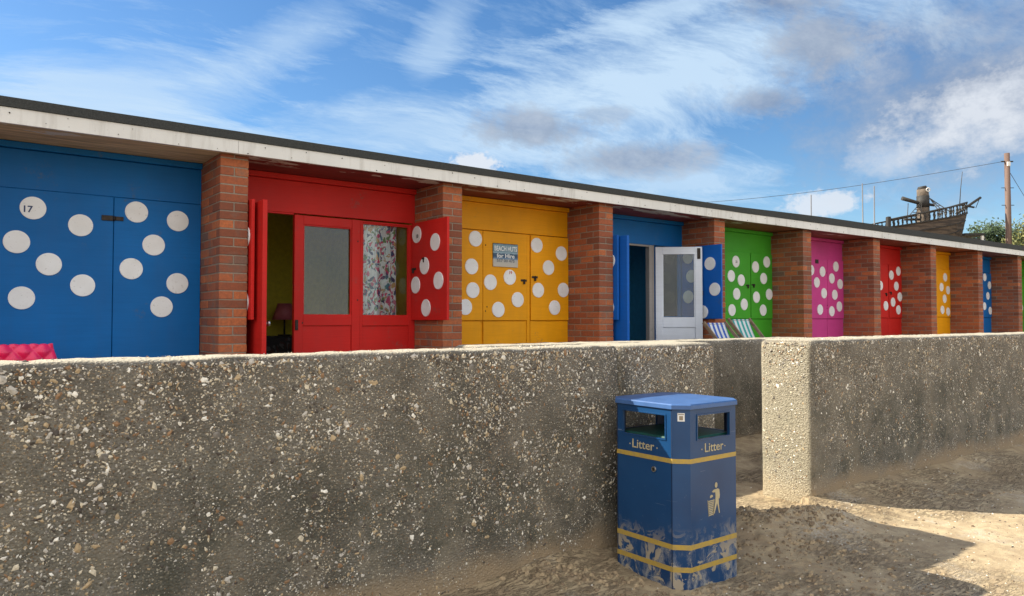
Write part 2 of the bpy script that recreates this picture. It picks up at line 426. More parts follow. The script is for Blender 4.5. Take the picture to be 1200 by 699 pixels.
clods('beach_grit', [M['shell'], M['gritd'], M['clod']], 4200, [(3.6, 2.0, 1.1, .5, 3), (5.5, 2.0, 1.3, .5, 3), (7, 2.2, 1.2, .4, 1)], .0015, .0085, .5)
tr = MB(); tr.box(-6, 26, 4.80, 9.6, .0, FL, .01)
t_ = tr.build('terrace_paving', M['slab']); t_['kind'] = 'structure'

# ------------------------------------------------------------------ concrete sea walls
def stone_shape(bm, c, r, mi, nrm):
    """a broken flint: a flattened, jittered octahedron lying in the wall face"""
    n = Vector(nrm); a = n.orthogonal().normalized(); b = n.cross(a); th = random.random()*6.28
    u = a*math.cos(th)+b*math.sin(th); w = n.cross(u)
    e = random.uniform(.32, .9); k = random.randint(4, 6)
    ring = []
    for i in range(k):
        q = 6.283*(i+random.uniform(-.3, .3))/k; rr = r*random.uniform(.65, 1.25)
        ring.append(bm.verts.new(c+u*math.cos(q)*rr+w*math.sin(q)*rr*e - n*.001))
    top = bm.verts.new(c+n*r*random.uniform(.12, .38)+u*r*random.uniform(-.4, .4)+w*r*e*random.uniform(-.4, .4))
    for i in range(k):
        f = bm.faces.new((ring[i], ring[(i+1) % k], top)); f.material_index = mi
def concrete_wall(label, x0, x1, y0, y1, ztop, n, faces, group='exposed aggregate concrete flood walls', joint=None, cap=.035, xr=None):
    root = thing('concrete_wall', ((x0+x1)/2, (y0+y1)/2, 0), label, 'wall', group)
    b = bmesh.new(); bmesh.ops.create_cube(b, size=1)
    for v in b.verts:
        v.co = Vector((x0+(v.co.x+.5)*(x1-x0), y0+(v.co.y+.5)*(y1-y0), -.3+(v.co.z+.5)*(ztop+.3)))
    bmesh.ops.bevel(b, geom=[e for e in b.edges if max(e.verts[0].co.z, e.verts[1].co.z) > 0], offset=cap, segments=4, affect='EDGES', profile=.5)
    # cut along the length so that the arrises can wander
    steps = int((x1-x0)/.04)
    for i in range(1, steps):
        x = x0+(x1-x0)*i/steps
        if x < -.5 and i % 8: continue
        bmesh.ops.bisect_plane(b, geom=b.verts[:]+b.edges[:]+b.faces[:], plane_co=(x, 0, 0), plane_no=(1, 0, 0))
    for z in [ztop*k/14 for k in range(0, 14)]:
        bmesh.ops.bisect_plane(b, geom=b.verts[:]+b.edges[:]+b.faces[:], plane_co=(0, 0, z), plane_no=(0, 0, 1))
    for v in b.verts:
        p = v.co
        d = Vector((noise.noise(p*7), noise.noise(p*7+Vector((9, 0, 0))), noise.noise(p*9+Vector((0, 9, 0)))))*.006
        d += Vector((noise.noise(p*31), noise.noise(p*31+Vector((9, 0, 0))), noise.noise(p*31+Vector((0, 9, 0)))))*.004
        v.co = p+d
    mb = MB(); mb._join(b)
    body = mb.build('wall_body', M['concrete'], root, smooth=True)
    sb = MB()
    for nrm, xa, xb, ya, yb, num in faces:
        for _ in range(num):
            if nrm[2]: z = ztop+.001; x = random.uniform(xa, xb); y = random.uniform(ya, yb)
            else: z = ztop-.02-(ztop-.05)*random.random()**1.35; x = random.uniform(xa, xb); y = random.uniform(ya, yb)
            big = random.random()
            r = random.uniform(.0028, .0058) if big < .68 else (random.uniform(.0058, .0105) if big < .968 else random.uniform(.011, .019))
            if z < .30 and not nrm[2]: r *= .5+z*1.4
            cl = noise.noise(Vector((x*2.5, y*2.5, z*2.5)))
            if cl < -.12 and random.random() < .55: continue
            mi = random.choices(range(7), [11, 13, 15, 13, 18, 14, 16])[0]
            stone_shape(sb.bm, Vector((x, y, z)), r, mi, nrm)
    st = sb.build('exposed_pebbles', [M['stone%d' % i] for i in range(7)], root)
    st['kind'] = 'stuff'
    return root
ZT = 1.160
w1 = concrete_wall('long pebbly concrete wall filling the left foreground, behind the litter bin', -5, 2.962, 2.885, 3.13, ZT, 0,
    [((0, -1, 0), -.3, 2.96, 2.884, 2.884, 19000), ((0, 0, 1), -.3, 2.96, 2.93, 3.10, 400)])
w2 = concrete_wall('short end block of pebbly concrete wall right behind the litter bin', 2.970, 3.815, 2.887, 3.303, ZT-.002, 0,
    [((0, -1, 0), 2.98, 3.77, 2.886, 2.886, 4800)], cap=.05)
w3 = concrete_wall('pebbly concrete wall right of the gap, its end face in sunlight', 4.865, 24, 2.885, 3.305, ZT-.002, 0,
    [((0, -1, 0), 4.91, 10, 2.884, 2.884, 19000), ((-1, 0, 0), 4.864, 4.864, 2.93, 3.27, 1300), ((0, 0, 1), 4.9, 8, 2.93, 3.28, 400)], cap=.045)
w4 = concrete_wall('shaded inner concrete wall set back behind the gap', 3.06, 7.40, 4.39, 4.74, 1.112, 0,
    [((0, -1, 0), 3.1, 7.35, 4.389, 4.389, 2500)], cap=.05)

# ------------------------------------------------------------------ beach huts
dm = MB()
b = bmesh.new(); bmesh.ops.create_cone(b, cap_ends=True, segments=40, radius1=.0905, radius2=.0895, depth=.009)
bmesh.ops.bevel(b, geom=[e for e in b.edges if len(e.link_faces) == 2 and abs(e.calc_face_angle(0)) > .8 and e.verts[0].co.z > 0 and e.verts[1].co.z > 0], offset=.002, segments=2, affect='EDGES')
DISC = bpy.data.meshes.new('white_disc'); b.to_mesh(DISC); b.free(); DISC.materials.append(M['disc'])
MF = lambda x, z, y: frame((x, y, z), (1, 0, 0), (0, 0, 1))         # faces -Y
MS = lambda y, z, x: frame((x, y, z), (0, -1, 0), (0, 0, 1))        # faces -X
def discs(parent, pts, mk, at, off=.0035):
    for a, z in pts:
        j = random.uniform(-.002, .002)
        put(DISC, 'white_disc', parent, mk(a, z+j, at-off))
def hasp(x, y, z, parent, face='y'):
    mb = MB()
    if face == 'y':
        mb.box(x-.045, x+.045, y-.006, y, z-.013, z+.013, .002); mb.box(x-.012, x+.012, y-.022, y-.006, z-.045, z-.008, .003)
        mb.tube([(x-.008, y-.014, z-.01), (x-.008, y-.014, z+.008), (x, y-.014, z+.015), (x+.008, y-.014, z+.008), (x+.008, y-.014, z-.01)], .003, 6)
    else:
        mb.box(y-.006, y, x-.045, x+.045, z-.013, z+.013, .002); mb.box(y-.022, y-.006, x-.012, x+.012, z-.045, z-.008, .003)
    return mb.build('hasp', M['iron'], parent)
def bolts(parent, pts):
    for x, z, y in pts: MB().box(x-.006, x+.006, y-.006, y, z-.008, z+.008, .002).build('bolt', M['iron'], parent)

def brickwork(x0, x1, y0, y1, z0, z1, parent):
    """English-bond pier: every brick its own bevelled block over a mortar core"""
    mb = MB(); z = z0; k = 0; J = .010
    co = .075
    while z < z1-.01:
        zt = min(z+co-J, z1)
        if k % 2 == 0: rows = [(.1025, [(x0, x1)])]+[(.1025*2+J, [(x0, x0+.1075), (x0+.1175, x1)])]*9
        else: rows = [(.215, [(x0, x0+(x1-x0-J)/2), (x0+(x1-x0+J)/2, x1)])]*9
        y = y0
        for d, cols in rows:
            if y >= y1-.02: break
            ye = min(y+d, y1)
            for a, c in cols:
                j = [random.uniform(-.002, .002) for _ in range(3)]
                mb.box(a+j[0]*(a == x0), c+j[1]*(c == x1), y+j[2]*(y == y0), ye, z, zt, .0035)
            y = ye+J
        z += co; k += 1
    mb.bm.faces.ensure_lookup_table()
    o = mb.build('brickwork', M['brick'], parent)
    MB().box(x0+.0045, x1-.0045, y0+.0045, y1-.002, z0, z1-.001).build('mortar', M['mortar'], o)
    return o

def strip(xa, xb, y0, y1, zf0, zf1, n=6):
    mb = MB(); bm = mb.bm; ring = []
    for i in range(n+1):
        x = xa+(xb-xa)*i/n
        wob = .0025*noise.noise(Vector((x*1.7, 0, 0)))
        a, c = zf0(x)+wob, zf1(x)+wob
        ring.append([bm.verts.new(p) for p in ((x, y0+wob, a), (x, y1, a), (x, y1, c), (x, y0+wob, c))])
    for i in range(n):
        for k in range(4): bm.faces.new((ring[i][k], ring[i][(k+1) % 4], ring[i+1][(k+1) % 4], ring[i+1][k]))
    bm.faces.new(ring[0][::-1]); bm.faces.new(ring[-1])
    return mb

def hut_shell(n, number, col, mat, label, room=None, soff='soffit_tan'):
    """n = index of the pier on the hut's left; everything common to all huts"""
    x0 = P(n); x1 = P(n+1)-PW; xl = x0-PW/2; xr = P(n+1)-PW/2; dz = rise((x0+x1)/2)
    root = thing('beach_hut', ((x0+x1)/2, YW, FL), label, 'beach hut', 'row of painted brick beach huts')
    pier = thing('x', (0, 0, 0), None, None)
    bpy.data.objects.remove(pier)
    bw = brickwork(x1, P(n+1), YP, YW+.02, FL, 2.702+dz, root); bw.name = 'brick_pier'
    MB().box(x1+.01, P(n+1)-.01, YW+.03, 9.3, FL, 2.70+dz).build('party_wall', M[room] if room else M['dark'], root)
    MB().box(x0-.01, x0+.012, YW+.05, 9.28, FL, 2.70+dz).build('side_lining', M[room] if room else M['dark'], root)
    MB().box(x1-.012, x1+.008, YW+.05, 9.28, FL, 2.70+dz).build('side_lining', M[room] if room else M['dark'], root)
    MB().box(xl, xr, 9.3, 9.4, FL, 2.70+dz).build('back_wall', M[room] if room else M['dark'], root)
    n6 = 6
    rf = strip(xl, xr, 6.36, 9.5, lambda x: 2.722+rise(x), lambda x: 2.808+rise(x)).build('roof', M['dark'], root)
    fb = strip(xl+.0012, xr-.0012, 6.33, 6.356, lambda x: 2.694+rise(x), lambda x: 2.806+rise(x))
    x = xl+.1
    while x < xr-.15:
        for ox, zz_ in ((0, 2.715), (.11, 2.775)):
            if random.random() < .8:
                k = random.uniform(.002, .0045); jx = x+ox+random.uniform(-.03, .03); jz = zz_+random.uniform(-.012, .012)+rise(x); fb.box(jx-k, jx+k, 6.3245, 6.329, jz-k, jz+k, 0, 1)
        x += .30+random.random()*.2
    fb.build('fascia_board', [M['fascia'], M['iron']], rf)
    strip(xl, xr, 6.318, 9.52, lambda x: 2.809+rise(x), lambda x: 2.809+rise(x)+felt_h(x)).build('felt_edge', M['felt'], rf)
    strip(xl, xr, 6.357, YW+.1, lambda x: 2.703+rise(x), lambda x: 2.720+rise(x)).build('soffit', M[soff], rf)
    # frieze over the doors
    hp = MB().box(x0, x1, YW-.004, YW+.03, 2.335+dz, 2.645+dz, .003).build('header_panel', mat, root)
    MB().box(x0, x1, YW-.04, YW+.03, 2.648+dz, 2.700+dz, .004).build('top_rail', mat, hp)
    return root, x0, x1, dz

def closed_front(root, x0, x1, dz, mat, seams, zb, zt, discs_, mull, lower=None, hasps=(), boltp=(), number=None):
    """hinged shutters over a boarded front; seams = x ranges of each shutter leaf"""
    MB().box(x0, x1, YW+.012, YW+.045, FL, 2.33+dz).build('door_frame', mat, root)
    res = []
    for a, c in seams:
        s = MB().box(a+.003, c-.003, YW-.022, YW+.011, zb, zt, .003).build('shutter', mat, root)
        discs(s, [(x, z) for x, z in discs_ if a <= x < c], MF, YW-.022)
        for hx, hz in hasps:
            if a <= hx < c: hasp(hx, YW-.022, hz, s)
        bp = [(x, z, YW-.022) for x, z in boltp if a <= x < c]
        if bp: bolts(s, bp)
        res.append(s)
    for a, c in (lower or seams):
        MB().box(a+.003, c-.003, YW-.008, YW+.011, FL+.03, zb-.010, .003).build('lower_panel', mat, root)
    for a, c in mull:
        MB().box(a, c, YW-.010, YW+.0115, FL+.03, zt, .003).build('mullion', mat, root)
    return res
def frame_opening(root, mat, x0, x1, dz, glass, opening):
    pass

# hut 16 (left of the frame, closed) keeps the row going
root, x0, x1, dz = hut_shell(-1, '16', 'green', M['green'], 'green beach hut at the far left end of the row', soff='soffit_brown')
closed_front(root, x0, x1, dz, M['green'], [(x0, x0+.98), (x0+1.0, x1)], 1.31, 2.33, [(x0+.3, 2.1), (x0+.7, 1.8), (x0+1.4, 2.0), (x0+1.7, 1.6)], [])
brickwork(x0-PW, x0, YP, YW+.02, FL, 2.702, root).name = 'brick_pier'

# hut 17, blue, closed
root, x0, x1, dz = hut_shell(0, '17', 'blue', M['blue'], 'closed blue beach hut numbered 17 with white discs, behind the pink seat', soff='soffit_brown')
MB().box(x0, x1, YW+.012, YW+.045, FL, 2.335).build('door_frame', M['blue'], root)
d = MB().box(x0+.004, 1.1395, YW-.018, YW+.011, FL+.02, 2.332, .003).build('door', M['blue'], root)
d.data.transform(Matrix.Identity(4))
discs(d, [(.569, 2.187), (.900, 2.073), (.464, 1.912), (.683, 1.746), (.922, 1.582), (.504, 1.472), (.12, 2.05), (.16, 1.62)], MF, YW-.018)
pnl = MB().box(1.1445, x1-.003, YW-.012, YW+.011, FL+.02, 2.331, .003).build('side_panel', M['blue'], root)
discs(pnl, [(1.316, 2.22), (1.647, 2.171), (1.454, 1.946), (1.281, 1.734), (1.65, 1.621), (1.524, 1.414)], MF, YW-.012)
MB().box(1.05, 1.135, YW-.028, YW-.018, 2.128, 2.172, .002).box(1.155, 1.215, YW-.024, YW-.012, 2.135, 2.168, .002).tube([(1.145, YW-.026, 2.13), (1.145, YW-.026, 2.17)], .008, 8).build('hinge', M['iron'], d)
text('17', .072, frame((.53, YW-.0272, 2.150), (1, 0, 0), (0, 0, 1)), M['ink_blue'], 'number', d)

# open hut parts shared by 18 and 20
def open_leaf(root, mat, xs_, xd, zt=2.32):
    s = MB().box(xs_, xs_+.028, 6.37, 6.97, 1.30, 2.33, .003).build('folded_shutter', mat, root)
    discs(s, [(6.50, 2.02), (6.52, 1.45), (6.80, 1.75)], MS, xs_)
    dd = MB().box(xd, xd+.040, 6.26, 6.985, FL+.02, zt, .004).build('open_door', mat, root)
    MB().tube([(xd+.040, 6.33, 1.27), (xd+.075, 6.33, 1.27)], .012, 10).tube([(xd+.070, 6.33, 1.27), (xd+.09, 6.33, 1.27)], .024, 12).build('knob', M['chrome'], dd)
    MB().box(xd-.006, xd, 6.9, 6.99, 1.74, 1.78, .002).box(xs_+.028, xs_+.036, 6.86, 6.98, 1.78, 1.81, .002).build('hinge', M['iron'], dd)
    return s, dd
def window(root, x0, x1, z0, z1, y, mat, parent_name='window_frame', border=.06, floor_panel=True, zlow=None, xlo=None, xhi=None, top=2.32):
    """frame = outer xlo..xhi, pane x0..x1 by z0..z1, panel below"""
    mb = MB()
    mb.box(xlo, x0, y-.010, y+.04, zlow, top, .003); mb.box(x1, xhi, y-.010, y+.04, zlow, top, .003)
    mb.box(x0+.0005, x1-.0005, y-.009, y+.039, z1, top-.001, .003); mb.box(x0+.0005, x1-.0005, y-.009, y+.039, z0-.10, z0, .003)
    mb.box(x0+.0005, x1-.0005, y+.004, y+.034, zlow, z0-.101, .003)
    # beads round the glass
    for a, c, e, f in ((x0, x0+.012, z0, z1), (x1-.012, x1, z0, z1)): mb.box(a, c, y+.002, y+.022, e, f)
    for a, c, e, f in ((x0+.012, x1-.012, z0, z0+.012), (x0+.012, x1-.012, z1-.012, z1)): mb.box(a, c, y+.002, y+.022, e, f)
    fr = mb.build(parent_name, mat, root)
    MB().box(x0+.002, x1-.002, y+.023, y+.028, z0+.002, z1-.002).build('glass_pane', M['glass'], fr)
    return fr

# hut 18, red, open
root, x0, x1, dz = hut_shell(1, '18', 'red', M['red'], 'open red beach hut numbered 18 with a floral curtain in its window', room='room', soff='soffit_red')
open_leaf(root, M['red'], x0+.012, 2.150)
MB().box(x0, 2.145, YW-.002, YW+.04, FL, 2.332, .003).box(2.146, 2.705, YW-.001, YW+.04, 2.318, 2.334, .002).build('door_frame', M['red'], root)
f1 = window(root, 2.796, 3.307, 1.342, 2.232, YW-.012, M['red'], 'glazed_door', zlow=FL+.02, xlo=2.705, xhi=3.398)
MB().box(2.715, 2.745, YW-.034, YW-.022, 1.20, 1.30, .003).build('lock', M['iron'], f1)
bolts(f1, [(3.37, 2.10, YW-.022), (3.37, 1.50, YW-.022), (2.74, 1.27, YW-.022), (2.79, 1.27, YW-.022)])
f2 = window(root, 3.432, 3.974, 1.338, 2.300, YW, M['red'], 'window', zlow=FL+.02, xlo=3.402, xhi=x1-.001)
def curtain(xa, xb, y, z0, z1, folds, amp, mat, parent, name='curtain'):
    mb = MB(); bm = mb.bm; N = 90; prev = None
    for i in range(N+1):
        t = i/N; x = xa+(xb-xa)*t
        o = amp*math.sin(t*folds*6.283+.8*math.sin(t*9))
        col = [bm.verts.new((x+.006*math.sin(z*3+i*.2), y+o*(.6+.4*(z1-z)/(z1-z0)), z)) for z in (z0, z0+(z1-z0)*.33, z0+(z1-z0)*.66, z1)]
        if prev:
            for k in range(3): bm.faces.new((prev[k], col[k], col[k+1], prev[k+1]))
        prev = col
    return mb.build(name, mat, parent, smooth=True)
curtain(3.40, 3.87, YW+.075, 1.25, 2.31, 7, .016, M['floral'], root)
s = MB().box(4.000, 4.028, 6.275, 6.985, 1.296, 2.332, .004).build('open_shutter', M['red'], root)
discs(s, [(6.870, 2.205), (6.500, 2.095), (6.710, 1.862), (6.890, 1.667), (6.434, 1.696), (6.678, 1.422)], MS, 4.0)
hasp(6.93, 4.0, 1.84, s, 'x')
MB().box(3.982, 3.99, 6.70, 6.74, 1.93, 1.95).tube([(3.988, 6.72, 1.945), (3.988, 6.715, 1.90)], .007, 6).build('hook', M['iron'], s)
text('18', .056, frame((3.9912, 6.855, 2.165), (0, -1, 0), (0, 0, 1)), M['ink_black'], 'number', s)

# hut 19, yellow, closed
root, x0, x1, dz = hut_shell(2, '19', 'yellow', M['yellow'], 'closed yellow beach hut numbered 19 with a beach huts notice on its shutter', soff='soffit_red')
sh = closed_front(root, x0, x1, dz, M['yellow'], [(x0, 4.934), (4.934, 5.583), (5.640, x1)], 1.293, 2.322,
    [(4.50, 2.13), (4.42, 1.70), (4.826, 2.225), (4.774, 1.907), (4.791, 1.634), (4.690, 1.443), (5.037, 1.735), (5.319, 1.799), (5.437, 1.537), (5.151, 1.42), (5.731, 2.206), (6.127, 2.124), (5.917, 1.939), (5.753, 1.66), (6.158, 1.67), (6.015, 1.449)],
    [(5.588, 5.634)], lower=[(x0, 4.905), (4.947, 5.583), (5.640, x1)], hasps=[(5.53, 1.770), (5.70, 1.815)], boltp=[(4.97, 2.16), (4.97, 1.40), (4.99, 1.45)])
text('19', .050, frame((5.325, YW-.0312, 1.838), (1, 0, 0), (0, 0, 1)), M['ink_red'], 'number', sh[1])
# notice screwed to the shutter
def m_sign():
    t = NT('notice_board_print'); z = t.sep()[2]; n = t.noise(30, 4, .7)
    col = t.ramp(t.math('ADD', z, t.math('MULTIPLY', n, .02)), [(0, (.55, .52, .46)), (1, (.5, .5, .5))])
    zr = t.math('MULTIPLY_ADD', z, 1/.274, -1.918/.274)
    col = t.ramp(t.math('ADD', zr, t.math('MULTIPLY', t.math('SUBTRACT', n, .5), .10)), [(0, (.50, .46, .38)), (.30, (.42, .42, .40)), (.36, (.10, .20, .34)), (.44, (.02, .06, .13)), (.56, (.03, .09, .16)), (.60, (.30, .42, .50)), (.66, (.13, .24, .30)), (.96, (.16, .27, .33)), (.985, (.02, .015, .015))])
    return t.out(col, .5)
M['sign'] = m_sign()
M['signwhite'] = plain('notice_lettering', (.72, .74, .74)); M['signgrey'] = plain('notice_small_print', (.12, .13, .15))
sg = MB().box(5.07, 5.433, YW-.036, YW-.0225, 1.918, 2.192, .002).build('notice', M['sign'], sh[1], label='small blue and white notice board')
YS = YW-.0368
text('BEACH HUTS', .080, frame((5.2515, YS, 2.105), (1, 0, 0), (0, 0, 1)), M['signwhite'], 'notice_lettering', sh[1], width=.33)
text('for Hire', .068, frame((5.2515, YS, 2.025), (1, 0, 0), (0, 0, 1)), M['signwhite'], 'notice_lettering', sh[1], width=.26)
text('557 00 475', .046, frame((5.2515, YS, 1.975), (1, 0, 0), (0, 0, 1)), M['signgrey'], 'notice_lettering', sh[1], width=.26)

# hut 20, blue, open
root, x0, x1, dz = hut_shell(3, '20', 'blue', M['blue'], 'open blue beach hut with a white glazed door swung outwards', room='roomblue', soff='soffit_red')
open_leaf(root, M['blue2'], x0+.012, 6.552)
MB().box(x0, 6.545, YW-.002, YW+.04, FL, 2.332, .003).build('door_frame', M['blue'], root)
MB().box(6.546, 7.752, YW-.006, YW+.04, 2.308, 2.332, .002).box(7.752, 7.815, YW-.010, YW+.06, FL, 2.332, .004).box(7.822, 7.862, YW-.004, YW+.05, FL, 2.332, .003).build('door_post', M['greywood'], root)
f3 = window(root, 7.93, 8.385, 1.338, 2.300, YW, M['blue'], 'window', zlow=FL+.02, xlo=7.864, xhi=x1-.001)
curtain(7.93, 8.22, YW+.06, 1.25, 2.31, 6, .015, M['lace'], root)
# white door: built flat, swung out about its hinge
hx, hy = 7.870, 6.985; ang = math.atan2(6.575-hy, 8.345-hx); L = .640
DM = Matrix.Translation((hx, hy, 0)) @ Matrix.Rotation(ang, 4, 'Z')
wd = MB()
for a in ((0, .095, FL+.02, 2.31), (L-.10, L, FL+.02, 2.31), (.0955, L-.1005, 2.205, 2.309), (.0955, L-.1005, 1.195, 1.335), (.0955, L-.1005, FL+.021, FL+.15)):
    wd.box(a[0], a[1], -.022, .022, a[2], a[3], .004, M=DM)
wd.box(.096, L-.101, -.010, .010, FL+.151, 1.194, .002, M=DM)
for a in ((.0955, .108, 1.336, 2.204), (L-.113, L-.1005, 1.336, 2.204)): wd.box(a[0], a[1], -.014, .014, a[2], a[3], M=DM)
wdo = wd.build('white_door', M['white'], root)
MB().box(.098, L-.103, -.003, .003, 1.34, 2.20, M=DM).build('glass_pane', M['glass'], wdo)
MB().box(L-.07, L-.025, -.032, -.022, 2.14, 2.29, .004, M=DM).box(L-.005, L+.012, -.018, .010, 1.64, 1.70, .003, M=DM).build('hook', M['iron'], wdo)
s = MB().box(8.414, 8.440, 6.29, 6.97, 1.312, 2.332, .004).build('open_shutter', M['blue2'], root)
discs(s, [(6.477, 2.075), (6.400, 1.718), (6.605, 1.41), (6.858, 2.186), (6.80, 1.915), (6.857, 1.626)], MS, 8.414)

# huts 21 to 26
root, x0, x1, dz = hut_shell(4, '21', 'green', M['green'], 'closed green beach hut with white discs, behind the green striped deckchair')
sh = closed_front(root, x0, x1, dz, M['green'], [(x0, x0+.66), (x0+.66, 10.068), (10.083, x1)], 1.317, 2.348,
    [(9.05, 2.1), (8.95, 1.7), (9.15, 1.5), (9.691, 2.194), (9.572, 1.967), (9.823, 1.911), (9.703, 1.697), (9.893, 1.537), (9.583, 1.447), (10.196, 2.132), (10.500, 2.225), (10.412, 1.958), (10.214, 1.657), (10.560, 1.708), (10.391, 1.45)], [],
    hasps=[(9.99, 1.835), (10.14, 1.850)])
text('21', .05, frame((9.70, YW-.0312, 2.175), (1, 0, 0), (0, 0, 1)), M['ink_black'], 'number', sh[1])
root, x0, x1, dz = hut_shell(5, '22', 'pink', M['pink'], 'closed pink beach hut with white discs')
sh = closed_front(root, x0, x1, dz, M['pink'], [(x0, 11.60), (11.60, 12.318), (12.325, x1)], 1.321, 2.357,
    [(11.2, 2.1), (11.3, 1.6), (11.80, 2.15), (12.156, 2.137), (12.60, 2.243), (12.459, 2.028), (11.971, 1.944), (12.735, 1.934), (12.198, 1.76), (12.550, 1.74), (12.066, 1.476), (12.445, 1.448), (12.700, 1.534)], [], boltp=[(12.29, 2.12), (12.29, 1.5), (12.30, 1.55)])
MB().box(11.93, 12.03, YW-.03, YW-.0225, 2.27, 2.34, .002).build('number_plate', M['iron'], sh[1])
root, x0, x1, dz = hut_shell(6, '23', 'red', M['red'], 'closed red beach hut with white discs, beyond the pink one')
closed_front(root, x0, x1, dz, M['red'], [(x0, 13.9), (13.9, 14.505), (14.545, x1)], 1.338, 2.362,
    [(13.4, 2.1), (13.6, 1.6), (14.2, 1.95), (14.634, 2.164), (14.92, 2.255), (14.828, 1.956), (14.965, 1.748), (14.685, 1.641), (14.398, 1.567), (14.900, 1.493)], [(14.51, 14.54)], hasps=[(14.42, 1.80), (14.60, 1.83)])
root, x0, x1, dz = hut_shell(7, '24', 'yellow', M['yellow'], 'closed yellow beach hut with white discs, far down the row')
closed_front(root, x0, x1, dz, M['yellow'], [(x0, 16.4), (16.4, x1)], 1.36, 2.375,
    [(15.8, 2.1), (16.1, 1.6), (17.01, 2.204), (16.827, 1.991), (17.14, 1.933), (16.967, 1.748), (16.853, 1.509), (17.13, 1.472)], [])
root, x0, x1, dz = hut_shell(8, '25', 'blue', M['blue'], 'closed blue beach hut with white discs at the far right')
closed_front(root, x0, x1, dz, M['blue'], [(x0, 18.5), (18.5, x1)], 1.36, 2.38,
    [(18.0, 2.1), (18.2, 1.6), (19.09, 2.279), (19.35, 2.098), (19.25, 1.852), (19.05, 1.612), (19.37, 1.508)], [])
root, x0, x1, dz = hut_shell(9, '26', 'green', M['green'], 'green beach hut cut by the right edge of the photo')
closed_front(root, x0, x1, dz, M['green'], [(x0, 20.6), (20.6, x1)], 1.36, 2.38, [(20.1, 2.1), (20.3, 1.6), (21.2, 2.0), (21.3, 1.6)], [])

# things inside the two open huts
r = thing('sideboard', (2.9, 8.95, FL), 'dark sideboard under a patterned cloth inside the open red hut', 'sideboard')
MB().box(2.15, 3.9, 8.70, 9.25, FL, 1.08, .01).build('cabinet', M['dark'], r); MB().box(2.13, 3.92, 8.67, 9.25, 1.081, 1.10, .004).box(2.14, 3.91, 8.672, 8.695, .55, 1.08, .004).build('patterned_cloth', M['cloth'], r)
r = thing('table_lamp', (3.35, 8.95, 1.10), 'pink shaded lamp on the sideboard inside the red hut', 'lamp')
MB().tube([(3.35, 8.95, 1.10), (3.35, 8.95, 1.12)], .08, 14).tube([(3.35, 8.95, 1.12), (3.35, 8.95, 1.32)], .012, 8).build('lamp_base', M['iron'], r)
MB().tube([(3.35, 8.95, 1.30), (3.35, 8.95, 1.50)], .15, 20, r2=.08).build('lamp_shade', plain('pink_shade', (.5, .12, .16)), r)
r = thing('wall_picture', (3.0, 9.27, 1.75), 'dark framed picture on the yellow wall inside the red hut', 'picture')
MB().box(2.78, 3.16, 9.27, 9.297, 1.52, 2.0, .004).build('picture_frame', M['dark'], r); MB().box(2.81, 3.13, 9.264, 9.2695, 1.55, 1.97).build('print', plain('faded_print', (.12, .13, .12)), r)
r = thing('kitchen_counter', (8.0, 9.0, FL), 'dark blue counter along the back of the open blue hut', 'counter')
MB().box(7.0, 8.42, 8.70, 9.25, FL, 1.16, .008).build('cupboard', plain('blue_cupboard', (.01, .04, .09)), r); MB().box(6.98, 8.43, 8.67, 9.26, 1.161, 1.20, .005).build('worktop', plain('grey_worktop', (.12, .14, .15)), r)
r = thing('kettle', (8.15, 8.95, 1.20), 'small metal kettle on the counter inside the blue hut', 'kettle')
MB().tube([(8.15, 8.95, 1.20), (8.15, 8.95, 1.28), (8.15, 8.95, 1.34), (8.15, 8.95, 1.37)], .08, 16, r2=.035).build('kettle_body', M['chrome'], r, smooth=True)
MB().tube([(8.08, 8.95, 1.34), (8.09, 8.95, 1.42), (8.21, 8.95, 1.42), (8.22, 8.95, 1.34)], .008, 6).build('handle', M['iron'], r)
for i, (x, z, w_) in enumerate(((7.85, 1.98, .11), (8.02, 1.90, .10))):
    r = thing('wall_picture', (x, 9.29, z), ['left one of two little pale pictures inside the blue hut', 'right one of two little pale pictures inside the blue hut'][i], 'picture', 'little pictures in the blue hut')
    MB().box(x-w_/2, x+w_/2, 9.28, 9.298, z-.07, z+.07, .003).build('picture_frame', M['greywood'], r)
    MB().box(x-w_/2+.015, x+w_/2-.015, 9.276, 9.2795, z-.055, z+.055).build('print', M['sticker'], r)
r = thing('broom', (7.55, 7.6, FL), 'broom leaning inside the doorway of the blue hut', 'broom')
MB().tube([(7.50, 7.45, FL+.12), (7.74, 7.85, 1.75)], .012, 8).build('broom_handle', M['greywood'], r); MB().box(7.38, 7.62, 7.42, 7.48, FL+.0, FL+.13, .01).build('broom_head', M['iron'], r)

